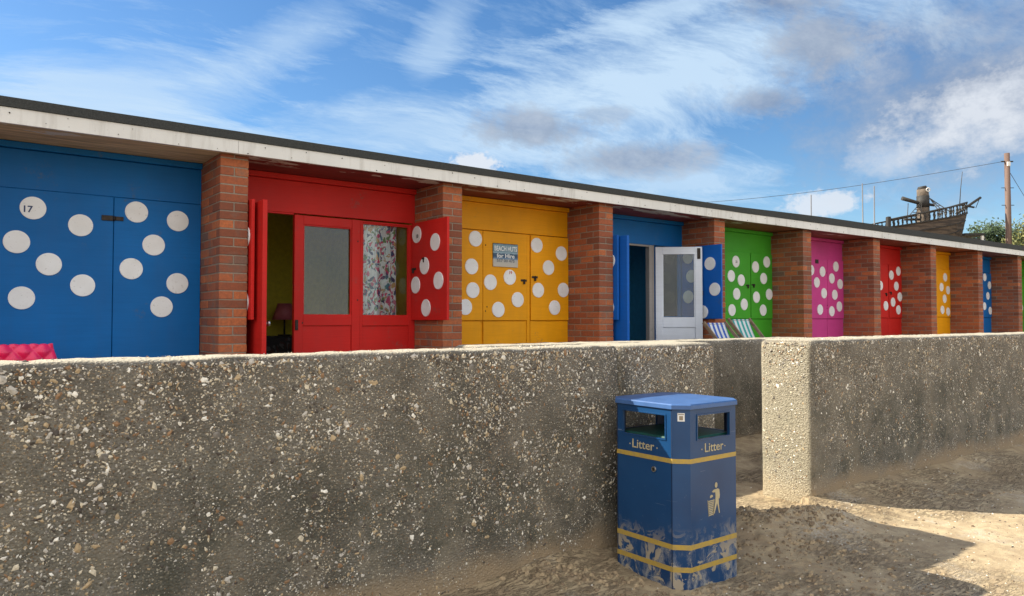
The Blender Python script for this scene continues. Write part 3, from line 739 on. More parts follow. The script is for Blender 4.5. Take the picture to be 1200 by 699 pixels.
# ------------------------------------------------------------------ litter bin
bx0, bx1, by0, by1, ch = 2.800, 3.275, 2.325, 2.812, .060
cx, cy = (bx0+bx1)/2, (by0+by1)/2
bin_ = thing('litter_bin', (cx, cy, 0), 'blue metal litter bin with gold bands, muddy at the foot', 'litter bin')
def octo(e=0, c=ch):
    return [(bx0-e, by0+c-e*.41), (bx0+c-e*.41, by0-e), (bx1-c+e*.41, by0-e), (bx1+e, by0+c-e*.41), (bx1+e, by1-c+e*.41), (bx1-c+e*.41, by1+e), (bx0+c-e*.41, by1+e), (bx0-e, by1-c+e*.41)]
OZ0, OZ1, TOPZ = .722, .836, .868
zl = [-.05, OZ0, OZ1, TOPZ]
mb = MB(); bm = mb.bm
def wallpanel(p, q, hole=None, th=.012):
    """upright panel from p to q with an optional opening (fractions along it)"""
    p = Vector((*p, 0)); q = Vector((*q, 0)); L = (q-p).length; Mx = frame((p.x, p.y, 0), (q-p), (0, 0, 1))
    if not hole: mb.box(0, L, 0, TOPZ, -th, 0, M=Mx); return
    a, c = hole
    mb.box(0, L, 0-.05, OZ0, -th, 0, M=Mx); mb.box(0, L, OZ1, TOPZ, -th, 0, M=Mx); mb.box(0, a, OZ0, OZ1, -th, 0, M=Mx); mb.box(c, L, OZ0, OZ1, -th, 0, M=Mx)
o8 = octo()
# one skin with returns round each opening
def skin(pts, th=.010):
    for i in range(8):
        p, q = pts[i], pts[(i+1) % 8]
        u = Vector((q[0]-p[0], q[1]-p[1], 0)); L = u.length
        Mx = frame((p[0], p[1], 0), u, (0, 0, 1))
        hole = None
        if i in (1, 3, 5, 7): hole = (L/2-.125, L/2+.125) if i in (1, 5) else (L/2-.140, L/2+.140)
        def panel(a, c, e, f): mb.box(a, c, e, f, -th, 0, M=Mx)
        if hole is None: panel(0, L, -.05, TOPZ)
        else:
            panel(0, L, -.05, OZ0); panel(0, L, OZ1, TOPZ); panel(0, hole[0], OZ0, OZ1); panel(hole[1], L, OZ0, OZ1)
skin(o8)
body = mb.build('bin_body', M['bin'], bin_)
# dark inner lining
mb = MB(); skin([(cx+(a-cx)*.955, cy+(b_-cy)*.955) for a, b_ in o8], .004); mb.build('inner_lining', M['inner'], body)
mb = MB(); mb.box(bx0+.03, bx1-.03, by0+.03, by1-.03, .02, .725, .01); mb.build('liner', M['liner'], bin_)
# rims round the openings
def rim(Mx, a, c):
    mb.box(a-.006, c+.006, OZ0-.006, OZ0, 0, .004, M=Mx); mb.box(a-.006, c+.006, OZ1, OZ1+.006, 0, .004, M=Mx)
    mb.box(a-.006, a, OZ0, OZ1, 0, .004, M=Mx); mb.box(c, c+.006, OZ0, OZ1, 0, .004, M=Mx)
mb = MB()
FX = frame((bx0, by1-ch, 0), (0, -1, 0), (0, 0, 1)); LX = by1-by0-2*ch        # -X face, u towards -Y
FY = frame((bx0+ch, by0, 0), (1, 0, 0), (0, 0, 1)); LY = bx1-bx0-2*ch           # -Y face
rim(FX, LX/2-.14, LX/2+.14); rim(FY, LY/2-.125, LY/2+.125)
mb.build('opening_rim', M['bin'], body)
lid = MB(); b = bmesh.new()
o2 = octo(.009)
for z in (.872, .897):
    pass
lo = [b.verts.new((x, y, .870)) for x, y in o2]; hi = [b.verts.new((x, y, .889)) for x, y in o2]
o3 = octo(.004); tp = [b.verts.new((x, y, .894)) for x, y in o3]; cc = b.verts.new((cx, cy, .900)); 
for i in range(8):
    j = (i+1) % 8; b.faces.new((lo[i], lo[j], hi[j], hi[i])); b.faces.new((hi[i], hi[j], tp[j], tp[i])); b.faces.new((tp[i], tp[j], cc))
b.faces.new(lo[::-1]); lid._join(b); lid.build('lid', M['binlid'], bin_)
for z0, z1 in ((.610, .632), (.200, .224), (.094, .118)):
    mb = MB(); pts = octo(.0015)
    for i in range(8):
        p, q = pts[i], pts[(i+1) % 8]; mb.quad((*p, z0), (*q, z0), (*q, z1), (*p, z1))
    pin = octo(-.001)
    for i in range(8):
        p, q = pts[i], pts[(i+1) % 8]; a, c = pin[i], pin[(i+1) % 8]; mb.quad((*p, z1), (*q, z1), (*c, z1), (*a, z1)); mb.quad((*p, z0), (*a, z0), (*c, z0), (*q, z0))
    mb.build('gold_band', M['gold'], bin_)
mb = MB(); mb.box(LX-.006, LX-.002, .0, .866, 0, .0012, M=FX).box(.002, .006, .0, .866, 0, .0012, M=FX); mb.build('door_seam', M['inner'], bin_)
text('Litter', .062, FX @ Matrix.Translation((LX/2-.005, .655, .0012)), M['goldtext'], 'lettering', bin_, width=.145)
text('Litter', .062, FY @ Matrix.Translation((LY/2, .655, .0012)), M['goldtext'], 'lettering', bin_, width=.145)
mb = MB()
for F_, L_ in ((FX, LX), (FY, LY)):
    for sx in (-.092, .088): mb.box(L_/2+sx-.003, L_/2+sx+.003, .668, .674, 0, .0015, M=F_)
mb.build('lettering_dot', M['goldtext'], bin_)
# lock
lk = MB(); Lc = FX @ Matrix.Translation((LX-.115, .566, 0)); pa = (Lc @ Vector((0, 0, 0))); pb = (Lc @ Vector((0, 0, .006)))
lk.tube([pa, pb], .0135, 18).tube([(Lc @ Vector((0, 0, .006))), (Lc @ Vector((0, 0, .0075)))], .008, 14, mi=1)
lk.build('lock', [M['chrome'], M['iron']], bin_)
# sticker on the chamfer
FC = frame((bx0, by0+ch, 0), (ch, -ch, 0), (0, 0, 1)); LC = math.hypot(ch, ch)
st = MB().box(LC/2-.017, LC/2+.017, .812, .852, 0, .0008, M=FC).build('sticker', M['sticker'], bin_)
MB().box(LC/2-.009, LC/2+.009, .818, .838, .0008, .0014, M=FC).box(LC/2-.014, LC/2+.014, .844, .848, .0008, .0014, M=FC).build('sticker_print', plain('brown_print', (.25, .20, .14)), st)
# tidy man emblem
E0 = FY @ Matrix.Translation((.125, .336, 0)); mb = MB(); k = .16
def sh_(poly): mb.prism([(u*k, v*k) for u, v in poly], .0012, E0)
sh_([(.43+.075*math.cos(a)*.85, .93+.085*math.sin(a)) for a in [6.283*i/14 for i in range(14)]])
sh_([(.22, .745), (.30, .80), (.52, .815), (.58, .78), (.605, .60), (.585, .50), (.545, .50), (.55, .35), (.60, .06), (.565, .05), (.47, .38), (.34, .07), (.30, .08), (.385, .42), (.40, .62), (.385, .72), (.30, .715)])
for i in range(9):
    v = .49-i*.053; w2_ = .33-i*.003; dx = .02+i*.004
    sh_([(dx, v), (dx+.30-i*.006, v+.012), (dx+.30-i*.006, v-.020), (dx, v-.032)])
sh_([(.01, .52), (.04, .50), (.075, .02), (.055, .02)]); sh_([(.31, .52), (.34, .50), (.29, .03), (.26, .03)])
for c_, r_ in (((.20, .60), .075),):
    sh_([(c_[0]+math.cos(a)*r_, c_[1]+math.sin(a)*r_*.8) for a in [6.283*i/10 for i in range(7)]])
mb.build('emblem', M['goldtext'], bin_)

# ------------------------------------------------------------------ pink quilted seat
def m_pink():
    t = NT('pink_quilted_vinyl'); n = t.noise(12, 3)
    return t.out(t.mix(n, (.62, .010, .075), (.80, .025, .13)), .32, t.bump(n, .1, .004))
M['pinkv'] = m_pink()
seat = thing('quilted_seat', (-.15, 5.45, FL), 'bright pink diamond quilted seat in front of the blue hut 17', 'seat')
def quilted(xa, xb, za, zb, yf, yb, name, slope):
    """padded slab with diamond buttoning on both faces"""
    mb = MB(); bm = mb.bm; nu, nv = 200, 70
    def sheet(y, s):
        g_ = []
        for j in range(nv+1):
            v = j/nv; z = za+(zb-za)*v; row = []
            for i in range(nu+1):
                u = i/nu; x = xa+(xb-slope*v-xa-slope*v)*u+slope*v
                a = (x+z*.9)/.105; c = (x-z*.9)/.105
                q = abs(math.sin(a*math.pi))*abs(math.sin(c*math.pi))
                e = math.sqrt(min(1, min(u, 1-u)*14)*min(1, min(v, 1-v)*9))
                row.append(bm.verts.new((x, y+s*(.030*e+.026*q**.55), z+.012*(q**.5)*(v > .98))))
            g_.append(row)
        for j in range(nv):
            for i in range(nu): bm.faces.new((g_[j][i], g_[j][i+1], g_[j+1][i+1], g_[j+1][i]))
        return g_
    sheet((yf+yb)/2, -1); sheet((yf+yb)/2, 1)
    bmesh.ops.remove_doubles(bm, verts=bm.verts, dist=.0005)
    return mb.build(name, M['pinkv'], seat, smooth=True)
quilted(-.90, .70, .70, 1.140, 5.55, 5.65, 'backrest', .125)
MB().box(-.86, .56, 4.98, 5.60, .66, .80, .03, seg=3).build('seat_cushion', M['pinkv'], seat)
for x, y in ((-.82, 5.03), (.52, 5.03), (-.82, 5.56), (.52, 5.56)): MB().tube([(x, y, FL), (x, y, .665)], .018, 10).build('leg', M['greywood'], seat)

# ------------------------------------------------------------------ deckchairs
M['wood'] = plain('varnished_beech', (.20, .14, .09), .5, 0, .3, 30, .2)
def m_stripe(name, c, x0_, w):
    t = NT(name); tc = t.new('ShaderNodeTexCoord'); x = t.sep(tc.outputs['Object'])[0]
    f = t.math('FRACT', t.math('MULTIPLY', t.math('ADD', x, 5.0), 1/w))
    e = t.math('GREATER_THAN', f, .5)
    n = t.noise(60, 3)
    col = t.mix(e, (.66, .68, .68), c); col = t.mix(t.ramp(n, [(.4, 0.), (.8, .25)]), col, (.4, .4, .4))
    return t.out(col, .85)
def deckchair(x, y, rz, c, label, top):
    root = thing('deckchair', (x, y, FL), label, 'deckchair', 'striped deckchairs on the terrace')
    org[root] = Vector((0, 0, 0)); W = .56
    def leg(a, b, nm='side_rail'):
        for sx in (-1, 1):
            mb = MB(); A = Vector((sx*W/2, *a)); B = Vector((sx*W/2, *b)); d = (B-A); L_ = d.length
            mb.box(-.012, .012, -.022, .022, 0, L_, .004, M=Matrix.Translation(A) @ d.to_track_quat('Z', 'Y').to_matrix().to_4x4())
            mb.build(nm, M['wood'], root)
    leg((-.42, 0.0), (.36, top)); 
    mbx = MB()
    W0 = W; W = .50; leg((.45, 0.0), (-.40, .46), 'support_leg'); W = W0
    mbx = MB().box(-.28, .28, .325, .36, top-.06, top-.02, .006); mbx.build('top_bar', M['wood'], root)
    MB().box(-.28, .28, -.42, -.38, .03, .06, .006).build('foot_bar', M['wood'], root)
    MB().box(-.25, .25, -.40, -.365, .40, .44, .006).build('seat_bar', M['wood'], root)
    # slung canvas
    mb = MB(); bm = mb.bm; N = 20; rows = []
    A = Vector((0, .335, top-.010)); B = Vector((0, -.385, .42))
    for i in range(N+1):
        t = i/N; p = A.lerp(B, t); p.z -= .26*math.sin(math.pi*t)**.9*(1 if t < .5 else 1); p.y += .06*math.sin(math.pi*t)
        rows.append([bm.verts.new((u, p.y, p.z)) for u in arr(-.225, .225, .05)])
    for i in range(N):
        for k_ in range(len(rows[0])-1): bm.faces.new((rows[i][k_], rows[i][k_+1], rows[i+1][k_+1], rows[i+1][k_]))
    cv = mb.build('canvas', m_stripe('striped_canvas', c, 0, .112), root, smooth=True)
    sd = cv.modifiers.new('s', 'SOLIDIFY'); sd.thickness = .003
    root.rotation_euler = (0, 0, rz)
    return root
deckchair(8.00, 5.70, R(9), (.02, .09, .42), 'blue and white striped deckchair on the terrace by the white door', .92)
deckchair(8.62, 5.78, R(7), (.01, .30, .28), 'green and white striped deckchair on the terrace, right of the blue one', .965)

# ------------------------------------------------------------------ pirate ship beyond the roof
t = NT('old_ship_planks'); v = t.mapping((1, 1, 1)); n = t.noise(1, 5, .6, t.mapping((1.5, 1.5, 14))); f = t.noise(25, 4)
col = t.ramp(n, [(.38, (.03, .022, .018)), (.5, (.045, .032, .025)), (.58, (.095, .07, .052)), (.75, (.05, .035, .028))])
M['plank'] = t.out(col, .8, t.bump(f, .4, .02))
M['tar'] = plain('tarred_timber', (.022, .02, .018), .7, 0, .3, 12, .3)
M['mastwood'] = plain('carved_mast_wood', (.13, .10, .075), .85, 0, .5, 5, .6)
SO = Vector((31.50, 13.64, 4.20)); SA = -37.5
SM = Matrix.Translation(SO) @ Matrix.Rotation(R(SA), 4, 'Z')
K = .03436
ship = thing('pirate_ship', (SO.x, SO.y, 2.4), 'weathered wooden pirate ship with a stubby mast beyond the hut roofs', 'ship')
def sp(px, py, w=0.0): return SM @ Vector(((px-1085)*K, w, (290-py)*K))
# hull: stations from stern to stem, gunwale height and half breadth
st_ = [(1033, 267.4, .78), (1044, 266, .81), (1060, 263.5, .84), (1080, 260, .84), (1100, 256.5, .74), (1115, 253.5, .56), (1126, 250.5, .30), (1134, 248.5, .05)]
mb = MB(); bm = mb.bm; rings = []
for px, gy, hb in st_:
    ring = []
    for s_ in (-1, 1):
        pass
    prof = [(-1, 0), (-.97, .25), (-.86, .5), (-.66, .75), (-.40, .93), (0, 1), (.40, .93), (.66, .75), (.86, .5), (.97, .25), (1, 0)]
    bot = 62+(1134-px)*.06
    for q, dd in prof:
        xr_ = px - dd*(9 if px > 1120 else 4 if px > 1100 else 0)
        ring.append(bm.verts.new(sp(xr_, gy+dd*bot*.62, q*hb)))
    rings.append(ring)
for i in range(len(rings)-1):
    for k_ in range(len(rings[0])-1): bm.faces.new((rings[i][k_], rings[i][k_+1], rings[i+1][k_+1], rings[i+1][k_]))
    bm.faces.new((rings[i][0], rings[i+1][0], rings[i+1][-1], rings[i][-1]))
bm.faces.new(rings[0]); bm.faces.new(rings[-1][::-1])
hull = mb.build('hull', M['plank'], ship)
# wales: raised strakes
mb = MB()
for dd, qq, rr in ((.02, 1.01, .035), (.25, .985, .022), (.5, .875, .02), (.75, .675, .02)):
    for s_ in (-1, 1):
        pts = [sp(px-dd*(9 if px > 1120 else 4 if px > 1100 else 0), gy+dd*(62+(1134-px)*.06)*.62, s_*hb*qq) for px, gy, hb in st_]
        mb.tube(pts, rr, 6)
mb.build('strake', M['tar'], hull)
# rail on balusters
mb = MB()
for s_ in (-1, 1):
    mb.tube([sp(px, gy-8.5-(px-1035)*.035 if px > 1040 else gy-8, s_*hb) for px, gy, hb in st_], .035, 6)
mb.build('rail', M['tar'], ship)
def interp(px):
    for i in range(len(st_)-1):
        a, c = st_[i], st_[i+1]
        if a[0] <= px <= c[0]:
            t = (px-a[0])/(c[0]-a[0]); return a[1]+(c[1]-a[1])*t, a[2]+(c[2]-a[2])*t
i = 0
for s_ in (-1, 1):
    px = 1036
    while px < 1134:
        gy, hb = interp(px); top = gy-8.5-(max(0, px-1040))*.035
        A = sp(px, gy, s_*hb); B = sp(px, top, s_*hb)
        mb = MB(); mm = A.lerp(B, .5)
        mb.tube([A, A.lerp(B, .2)], .035, 6, r2=.02); mb.tube([A.lerp(B, .2), mm], .02, 6, r2=.045); mb.tube([mm, A.lerp(B, .8)], .045, 6, r2=.02); mb.tube([A.lerp(B, .8), B], .02, 6, r2=.04)
        mb.build('baluster', M['tar'], ship); px += 5.1
mb = MB().box(-.07, .07, -.90, -.72, -.05, .36, .02, M=SM @ Matrix.Translation(((1030-1085)*K, 0, (290-267)*K)))
mb.build('stern_post', M['tar'], ship)
# mast
mb = MB(); m0 = sp(1083, 280); m1 = sp(1083, 219)
prev = None
pts = [sp(1083.2, 285), sp(1083.2, 262), sp(1083, 240), sp(1083, 228), sp(1082.6, 221)]
mb.tube(pts, .245, 14, r2=.215)
mast = mb.build('mast', M['mastwood'], ship, smooth=True)
mb = MB(); mb.tube([sp(1082.6, 221), sp(1082.0, 217.5)], .21, 14, r2=.15); mb.tube([sp(1083, 243), sp(1083, 229)], .235, 14, r2=.235); mb.build('mast_cap', M['tar'], mast)
mb = MB(); c0 = sp(1085.5, 222.5, -.235); rr = .07
mb.tube([c0+(SM.to_3x3() @ Vector((math.cos(a)*rr, 0, math.sin(a)*rr))) for a in [6.283*i/12 for i in range(13)]], .022, 6); mb.build('mast_ring', M['fascia'], mast)
MB().tube([sp(1057, 232, -.1), sp(1076, 237, -.05), sp(1097, 239.5, .05)], .085, 8, r2=.055).build('yard', M['tar'], ship)
MB().tube([sp(1122, 250), sp(1151, 230.5)], .055, 8, r2=.05).build('bowsprit', M['tar'], ship)
MB().tube([sp(1124.5, 240, -.15), sp(1145.5, 241.5, .15)], .04, 8).build('sprit_yard', M['tar'], ship)
MB().tube([sp(1126, 241), sp(1127.5, 221), sp(1130, 200)], .018, 6, r2=.010).build('flagstaff', M['rope'], ship)
def shroud(top, bots, w):
    mb = MB(); T_ = sp(*top, w*.2); Bs = [sp(x, y, w) for x, y in bots]
    for b_ in Bs: mb.tube([T_, b_], .017, 4)
    for k_ in range(1, 6):
        q = k_/6
        for i in range(len(Bs)-1): mb.tube([T_.lerp(Bs[i], q), T_.lerp(Bs[i+1], q)], .013, 4)
    return mb.build('rigging', M['rope'], ship)
shroud((1080, 235), [(1055, 257), (1062, 258), (1070, 258)], -.6)
shroud((1089, 232), [(1094, 253), (1099, 252), (1106, 251)], -.6)
MB().tube([sp(1064, 238, -.1), sp(1055, 257, -.6)], .014, 4).build('rigging', M['rope'], ship)
MB().tube([sp(1150, 231), sp(1145, 243)], .014, 4).build('rigging', M['rope'], ship)
MB().tube([sp(1053, 258.5, -.5), sp(1072, 258.5, -.5)], .05, 6).build('pin_rail', M['tar'], ship)
mb = MB().box(-2.2, 1.3, -.9, .9, -4.4, -.85, .1, M=SM); mb.build('plinth', M['dark'], ship)
# lookout shelter next to the bow
sh2 = thing('lookout_shelter', SM @ Vector((2.0, .4, -4.2)), 'little dark flat roofed shelter right of the pirate ship bow', 'shelter')
MB().box(1.60, 2.42, 0, 1.2, .50, .60, .01, M=SM).build('shelter_roof', M['tar'], sh2)
MB().box(1.55, 2.25, .02, .06, .20, .40, .01, M=SM).build('side_board', M['tar'], sh2)
for x, y in ((2.33, .05), (2.33, 1.1), (1.65, 1.1)): MB().box(x-.04, x+.04, y-.04, y+.04, -4.3, .498, M=SM).build('post', M['greywood'] if x < 2 else M['fascia'], sh2)

# ------------------------------------------------------------------ poles and wires behind the roofs
pole = thing('telegraph_pole', (34.02, 11.52, 0), 'brown wooden telegraph pole at the far right', 'pole')
t = NT('creosoted_pole'); n = t.noise(1, 4, .6, t.mapping((10, 10, 1)))
M['pole'] = t.out(t.mix(n, (.08, .05, .04), (.19, .12, .095)), .8)
MB().tube([(34.05, 11.53, 0), (33.98, 11.52, 4), (33.95, 11.52, 8.0)], .125, 12, r2=.10).build('shaft', M['pole'], pole, smooth=True)
MB().box(-.10, .02, -.19, -.13, 7.45, 7.62, .01, M=Matrix.Translation((33.95, 11.52, 0)) @ Matrix.Rotation(R(-37.5), 4, 'Z')).build('insulator', M['fascia'], pole)
MB().box(-.24, .24, -.03, .03, 7.64, 7.69, .01, M=Matrix.Translation((33.95, 11.52, 0)) @ Matrix.Rotation(R(-37.5), 4, 'Z')).build('bracket', M['tar'], pole)
for z in (5.9, 6.6): MB().tube([Vector((33.95, 11.52, z))-Vector((.793, -.609, 0))*.25, Vector((33.95, 11.52, z))+Vector((.793, -.609, 0))*.25], .015, 6).build('step_iron', M['tar'], pole)
w = MB(); A = Vector((33.8, 11.6, 7.66)); B = Vector((23.5, 26.5, 6.6)); pts = []
for i in range(25):
    q = i/24; p = A.lerp(B, q); p.z -= .45*math.sin(math.pi*q)*1.0; pts.append(p)
w.tube(pts, .009, 5)
tag(w.build('overhead_wire', M['rope']), 'thin overhead wire running left from the telegraph pole', 'wire')
w = MB(); A = Vector((34.05, 11.45, 7.2)); B = Vector((37.5, 9.5, 2.0)); w.tube([A.lerp(B, i/8)-Vector((0, 0, .25*math.sin(math.pi*i/8))) for i in range(9)], .010, 5)
tag(w.build('stay_wire', M['rope']), 'stay wire dropping right from the telegraph pole', 'wire')
def px_point(px, py, d):
    a = (px-600)/873; Rx = (.7934, -.6088); Fx = (.6088, .7934)
    return Vector(((Fx[0]+a*Rx[0])*d, (Fx[1]+a*Rx[1])*d, 1.3+(375-py)/873*d))
for (px, top, off), lb in zip(((952, 228, -1), (1012.5, 214.5, 0), (1026.5, 217.5, -2)), ('short thin aerial pole standing alone behind the green hut roof', 'left one of a close pair of tall thin aerial poles', 'right leaning one of a close pair of thin aerial poles')):
    T_ = px_point(px, top, 28); B_ = px_point(px+off, 375, 28); B_.z = 0
    tag(MB().tube([B_, T_], .035, 7, r2=.02).build('aerial_pole', plain('grey_pole', (.14, .14, .15)), loc=tuple(B_)), lb, 'pole', 'thin aerial poles behind the huts')

# ------------------------------------------------------------------ trees
def m_leaf(name, c1, c2):
    t = NT(name); r = t.new('ShaderNodeNewGeometry').outputs['Random Per Island']
    col = t.ramp(r, [(0, c1), (.7, c2), (1, sc(c2, 1.5))])
    m = t.out(col, .6); t.p.inputs['Subsurface Weight'].default_value = 0
    return m
def tree(x, y, h, r, mat, label, seed, n=9000):
    rnd = random.Random(seed)
    root = thing('tree', (x, y, 0), label, 'tree', 'trees beyond the huts')
    mb = MB(); mb.tube([(x, y, 0), (x+.1, y, h*.35), (x, y+.1, h*.6)], .22, 10, r2=.12)
    limbs = []
    for i in range(12):
        a = rnd.random()*6.28; q = rnd.uniform(.3, .6); b0 = Vector((x, y, h*q)); e = Vector((x+math.cos(a)*r*rnd.uniform(.5, .9), y+math.sin(a)*r*rnd.uniform(.5, .9), h*rnd.uniform(.55, .92)))
        mb.tube([b0, b0.lerp(e, .5)+Vector((0, 0, .15)), e], .07, 6, r2=.02); limbs.append(e)
    mb.build('trunk', M['tar'], root)
    mb = MB(); bm = mb.bm
    cl = [(Vector((x+rnd.gauss(0, r*.45), y+rnd.gauss(0, r*.45), h*rnd.uniform(.45, .93))), rnd.uniform(.35, .75)) for _ in range(34)]+[(l, .6) for l in limbs]
    for i in range(n):
        c_, s_ = rnd.choice(cl); d = Vector((rnd.gauss(0, 1), rnd.gauss(0, 1), rnd.gauss(0, .8))); d = d.normalized()*s_*rnd.random()**.4
        p = c_+d; u = Vector((rnd.gauss(0, 1), rnd.gauss(0, 1), rnd.gauss(0, 1))).normalized(); v = u.orthogonal().normalized(); L_ = rnd.uniform(.05, .10)
        bm.faces.new([bm.verts.new(p+a) for a in (u*L_, v*L_*.5, -u*L_, -v*L_*.5)])
    mb.build('crown', mat, root)
    return root
LF1 = m_leaf('dark_leaves', (.022, .04, .015), (.05, .08, .028)); LF2 = m_leaf('olive_leaves', (.07, .085, .022), (.17, .17, .055))
tree(36.9, 12.6, 5.75, 1.35, LF1, 'dark green tree behind the foot of the telegraph pole', 3)
tree(35.2, 9.9, 5.8, 1.5, LF2, 'yellowish olive tree at the right edge of the photo', 5, 12000)
tree(36.6, 8.4, 6.6, 1.9, LF2, 'taller olive tree cut by the right edge of the photo', 6, 12000)

# ------------------------------------------------------------------ sky, sun, camera
EL, AZX, AZY = R(37.7), -.67, .742
wld = bpy.data.worlds.new('World'); S.world = wld; wld.use_nodes = True
nt = wld.node_tree; nt.nodes.clear()
class WN(NT):
    def __init__(s): s.t = nt; s.n = nt.nodes; s.pos = s.new('ShaderNodeTexCoord').outputs['Generated']
q = WN()
sky = q.new('ShaderNodeTexSky', sky_type='NISHITA', sun_disc=False, sun_elevation=EL, sun_rotation=math.atan2(AZX, AZY), air_density=1.0, dust_density=.35, ozone_density=1.6)
d = q.sep(); 
zc = q.math('ADD', q.math('MAXIMUM', d[2], 0.0), .14)
pc = q.comb(q.math('DIVIDE', d[0], zc), q.math('DIVIDE', d[1], zc), 0.0)
ROTC = R(48)
wn = q.new('ShaderNodeTexNoise'); wn.inputs['Scale'].default_value = 1.1; wn.inputs['Detail'].default_value = 2; q.lk(pc, wn.inputs['Vector'])
wa = q.new('ShaderNodeVectorMath', operation='MULTIPLY_ADD'); q.lk(wn.outputs['Color'], wa.inputs[0]); wa.inputs[1].default_value = (.6, .6, 0); q.lk(pc, wa.inputs[2])
c1 = q.noise(1, 6, .66, q.mapping((.75, 1.5, 1), (0, 0, ROTC), wa.outputs[0]))
c2 = q.noise(1, 8, .74, q.mapping((1.1, 2.9, 1), (0, 0, ROTC), wa.outputs[0]))
NA = q.noise(9, 6, .66, q.mapping((1, 1, 1.6)))
NB = q.noise(30, 4, .68, q.mapping((1, 1, 1.3)))
fil = q.math('MULTIPLY_ADD', c2, .55, q.math('MULTIPLY', c1, .45))          # streaky texture of the high cloud
def lobe(az, el, ra, re, tilt=0.0):
    """distance from a compass direction, 1 at the rim of the patch"""
    dx, dy, dz_ = math.cos(R(el))*math.cos(R(az)), math.cos(R(el))*math.sin(R(az)), math.sin(R(el))
    ax = (-math.sin(R(az)), math.cos(R(az)))
    ka, ke = 1/math.sin(R(ra)), 1/math.sin(R(re))
    u = q.math('ADD', q.math('MULTIPLY', d[0], ax[0]), q.math('MULTIPLY', d[1], ax[1]))
    v = q.math('MULTIPLY', q.math('ADD', q.math('SUBTRACT', d[2], dz_), q.math('MULTIPLY', u, tilt)), ke)
    u = q.math('MULTIPLY', u, ka)
    rr = q.math('SQRT', q.math('MULTIPLY_ADD', u, u, q.math('MULTIPLY', v, v)))
    fw = q.math('GREATER_THAN', q.math('ADD', q.math('MULTIPLY', d[0], dx), q.math('MULTIPLY', d[1], dy)), 0)
    return rr, fw
def cloud(az, el, ra, re, edge, ampA, ampB, tilt=0.0):
    rr, fw = lobe(az, el, ra, re, tilt)
    v = q.math('SUBTRACT', 1.0+ -.5*ampA-.5*ampB, rr); v = q.math('MULTIPLY_ADD', NA, ampA, v); v = q.math('MULTIPLY_ADD', NB, ampB, v)
    return q.math('MULTIPLY', q.ramp(v, [(.0, 0.), (edge, 1.)]), fw)
def cirrus(az, el, ra, re, tilt, gain, soft=.9):
    rr, fw = lobe(az, el, ra, re, tilt)
    v = q.math('MULTIPLY_ADD', fil, 4.2, q.math('SUBTRACT', 1.0-2.1+.10, rr))
    return q.math('MULTIPLY', q.ramp(v, [(0, 0.), (soft, gain)]), fw)
skc = q.new('ShaderNodeHueSaturation'); skc.inputs['Saturation'].default_value = 1.22; skc.inputs['Value'].default_value = .60; q.lk(sky.outputs[0], skc.inputs['Color'])
col = q.mix(1.0, skc.outputs[0], (.84, .96, 1.06), 'MULTIPLY')
WHITE = (2.45, 3.2, 4.0); GREY = (1.15, 1.38, 1.85); BRIGHT = (3.3, 3.5, 3.8); FILL_CLOUD = (6.9, 6.75, 6.5)
GREYMIX = q.mix(q.ramp(q.math('MULTIPLY_ADD', NA, .6, q.math('MULTIPLY', NB, .4)), [(.40, 0.), (.60, 1.)]), GREY, (1.85, 2.08, 2.5))
wisp = q.ramp(fil, [(.50, 0.), (.68, .55)])
col = q.mix(wisp, col, WHITE)
for a in ((40, 17.5, 17, 5.0, .18, .95), (81, 15.0, 13, 3.2, .22, .7), (76, 12.9, 9, 1.5, -.1, .85), (60, 14.2, 12, 3.2, .05, .6), (70, 19.5, 6, 2.4, .5, .5), (58, 21, 3, 3, .9, .5), (40, 22.5, 8, 1.2, .2, .7), (40, 10.2, 9, 1.8, .05, .7), (22, 23, 12, 5, .1, .6)):
    col = q.mix(cirrus(*a), col, WHITE)
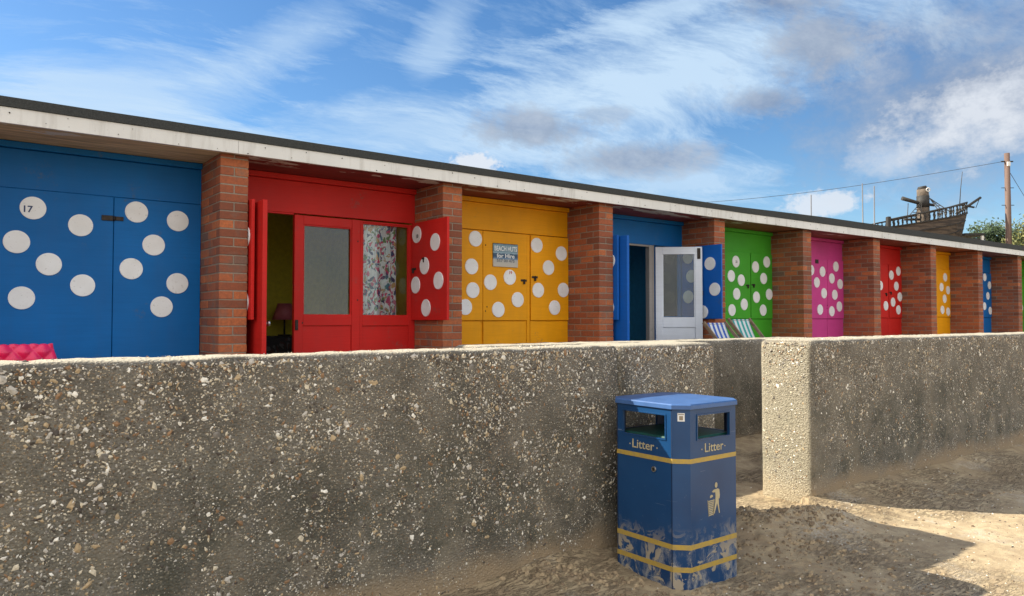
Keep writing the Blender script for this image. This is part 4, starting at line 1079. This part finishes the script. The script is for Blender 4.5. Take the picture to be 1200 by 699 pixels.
for a in ((20, 14.0, 15.0, 7.5, .9, 1.3, .7, .9), (43, 12.0, 7.0, 1.5, .6, 1.5, .9, .75), (30, 19.0, 4.0, 3.0, .6, 1.8, 1.0, .75), (51, 14.4, 5.5, 1.8, .55, 1.5, 1.2, .75), (45.5, 15.4, 2.8, .8, .5, 1.3, 1.2, .4), (33.5, 15.6, 3.2, 1.4, .6, 1.4, 1, .7), (32, 22.4, 4.4, 1.8, .6, 1.6, 1, .7)):
    col = q.mix(q.math('MULTIPLY', cloud(*a[:7]), a[7]), col, GREYMIX)
for a in ((20.5, 12.8, 5.6, 3.0, .9, 2.2, 1.6, .8), (25.5, 11.0, 3.2, 1.6, .7, 1.4, 1.1, .5), (55.1, 11.8, 2.3, 1.0, .35, 1.5, 2.4, .9), (29.5, 8.2, 3.0, 1.1, .45, 1.5, 2.2, .8)):
    col = q.mix(q.math('MULTIPLY', cloud(*a[:7]), a[7]), col, BRIGHT)
# unseen broken cloud behind the viewer, added bright to fill the shaded fronts
bk = q.math('ADD', q.math('MULTIPLY', d[0], -.609), q.math('MULTIPLY', d[1], -.793))
bkm = q.math('MULTIPLY', q.ramp(q.math('MULTIPLY_ADD', c1, .35, bk), [(.20, 0.), (.42, 1.)]), q.ramp(NA, [(.30, .55), (.58, 1.)]))
col = q.mix(bkm, col, FILL_CLOUD)
bg = q.new('ShaderNodeBackground'); bg.inputs['Strength'].default_value = .12; q.lk(col, bg.inputs[0])
ow = q.new('ShaderNodeOutputWorld'); q.lk(bg.outputs[0], ow.inputs[0])

sl = bpy.data.lights.new('sun', 'SUN'); sl.energy = 5.0; sl.angle = R(.53); sl.color = (1, .92, .76)
so = bpy.data.objects.new('sun', sl); C.objects.link(so)
hd = Vector((AZX, AZY, 0)).normalized()*math.cos(EL); sd_ = Vector((hd.x, hd.y, math.sin(EL)))
so.rotation_euler = sd_.to_track_quat('Z', 'Y').to_euler(); so.location = (0, 0, 20)

cam = bpy.data.cameras.new('camera'); co = bpy.data.objects.new('camera', cam); C.objects.link(co)
cam.sensor_width = 36; cam.lens = 873/1200*36; cam.clip_end = 3000; cam.clip_start = .05
co.location = (0, 0, 1.3); co.rotation_euler = (R(90)+math.atan(25.5/873), 0, R(52.5-90))
S.camera = co
wld.cycles.sampling_method = 'MANUAL'; wld.cycles.sample_map_resolution = 512
S.view_settings.view_transform = 'Standard'; S.view_settings.look = 'None'; S.view_settings.gamma = 1; S.view_settings.exposure = 1.02
S.render.resolution_x = 1024; S.render.resolution_y = 596
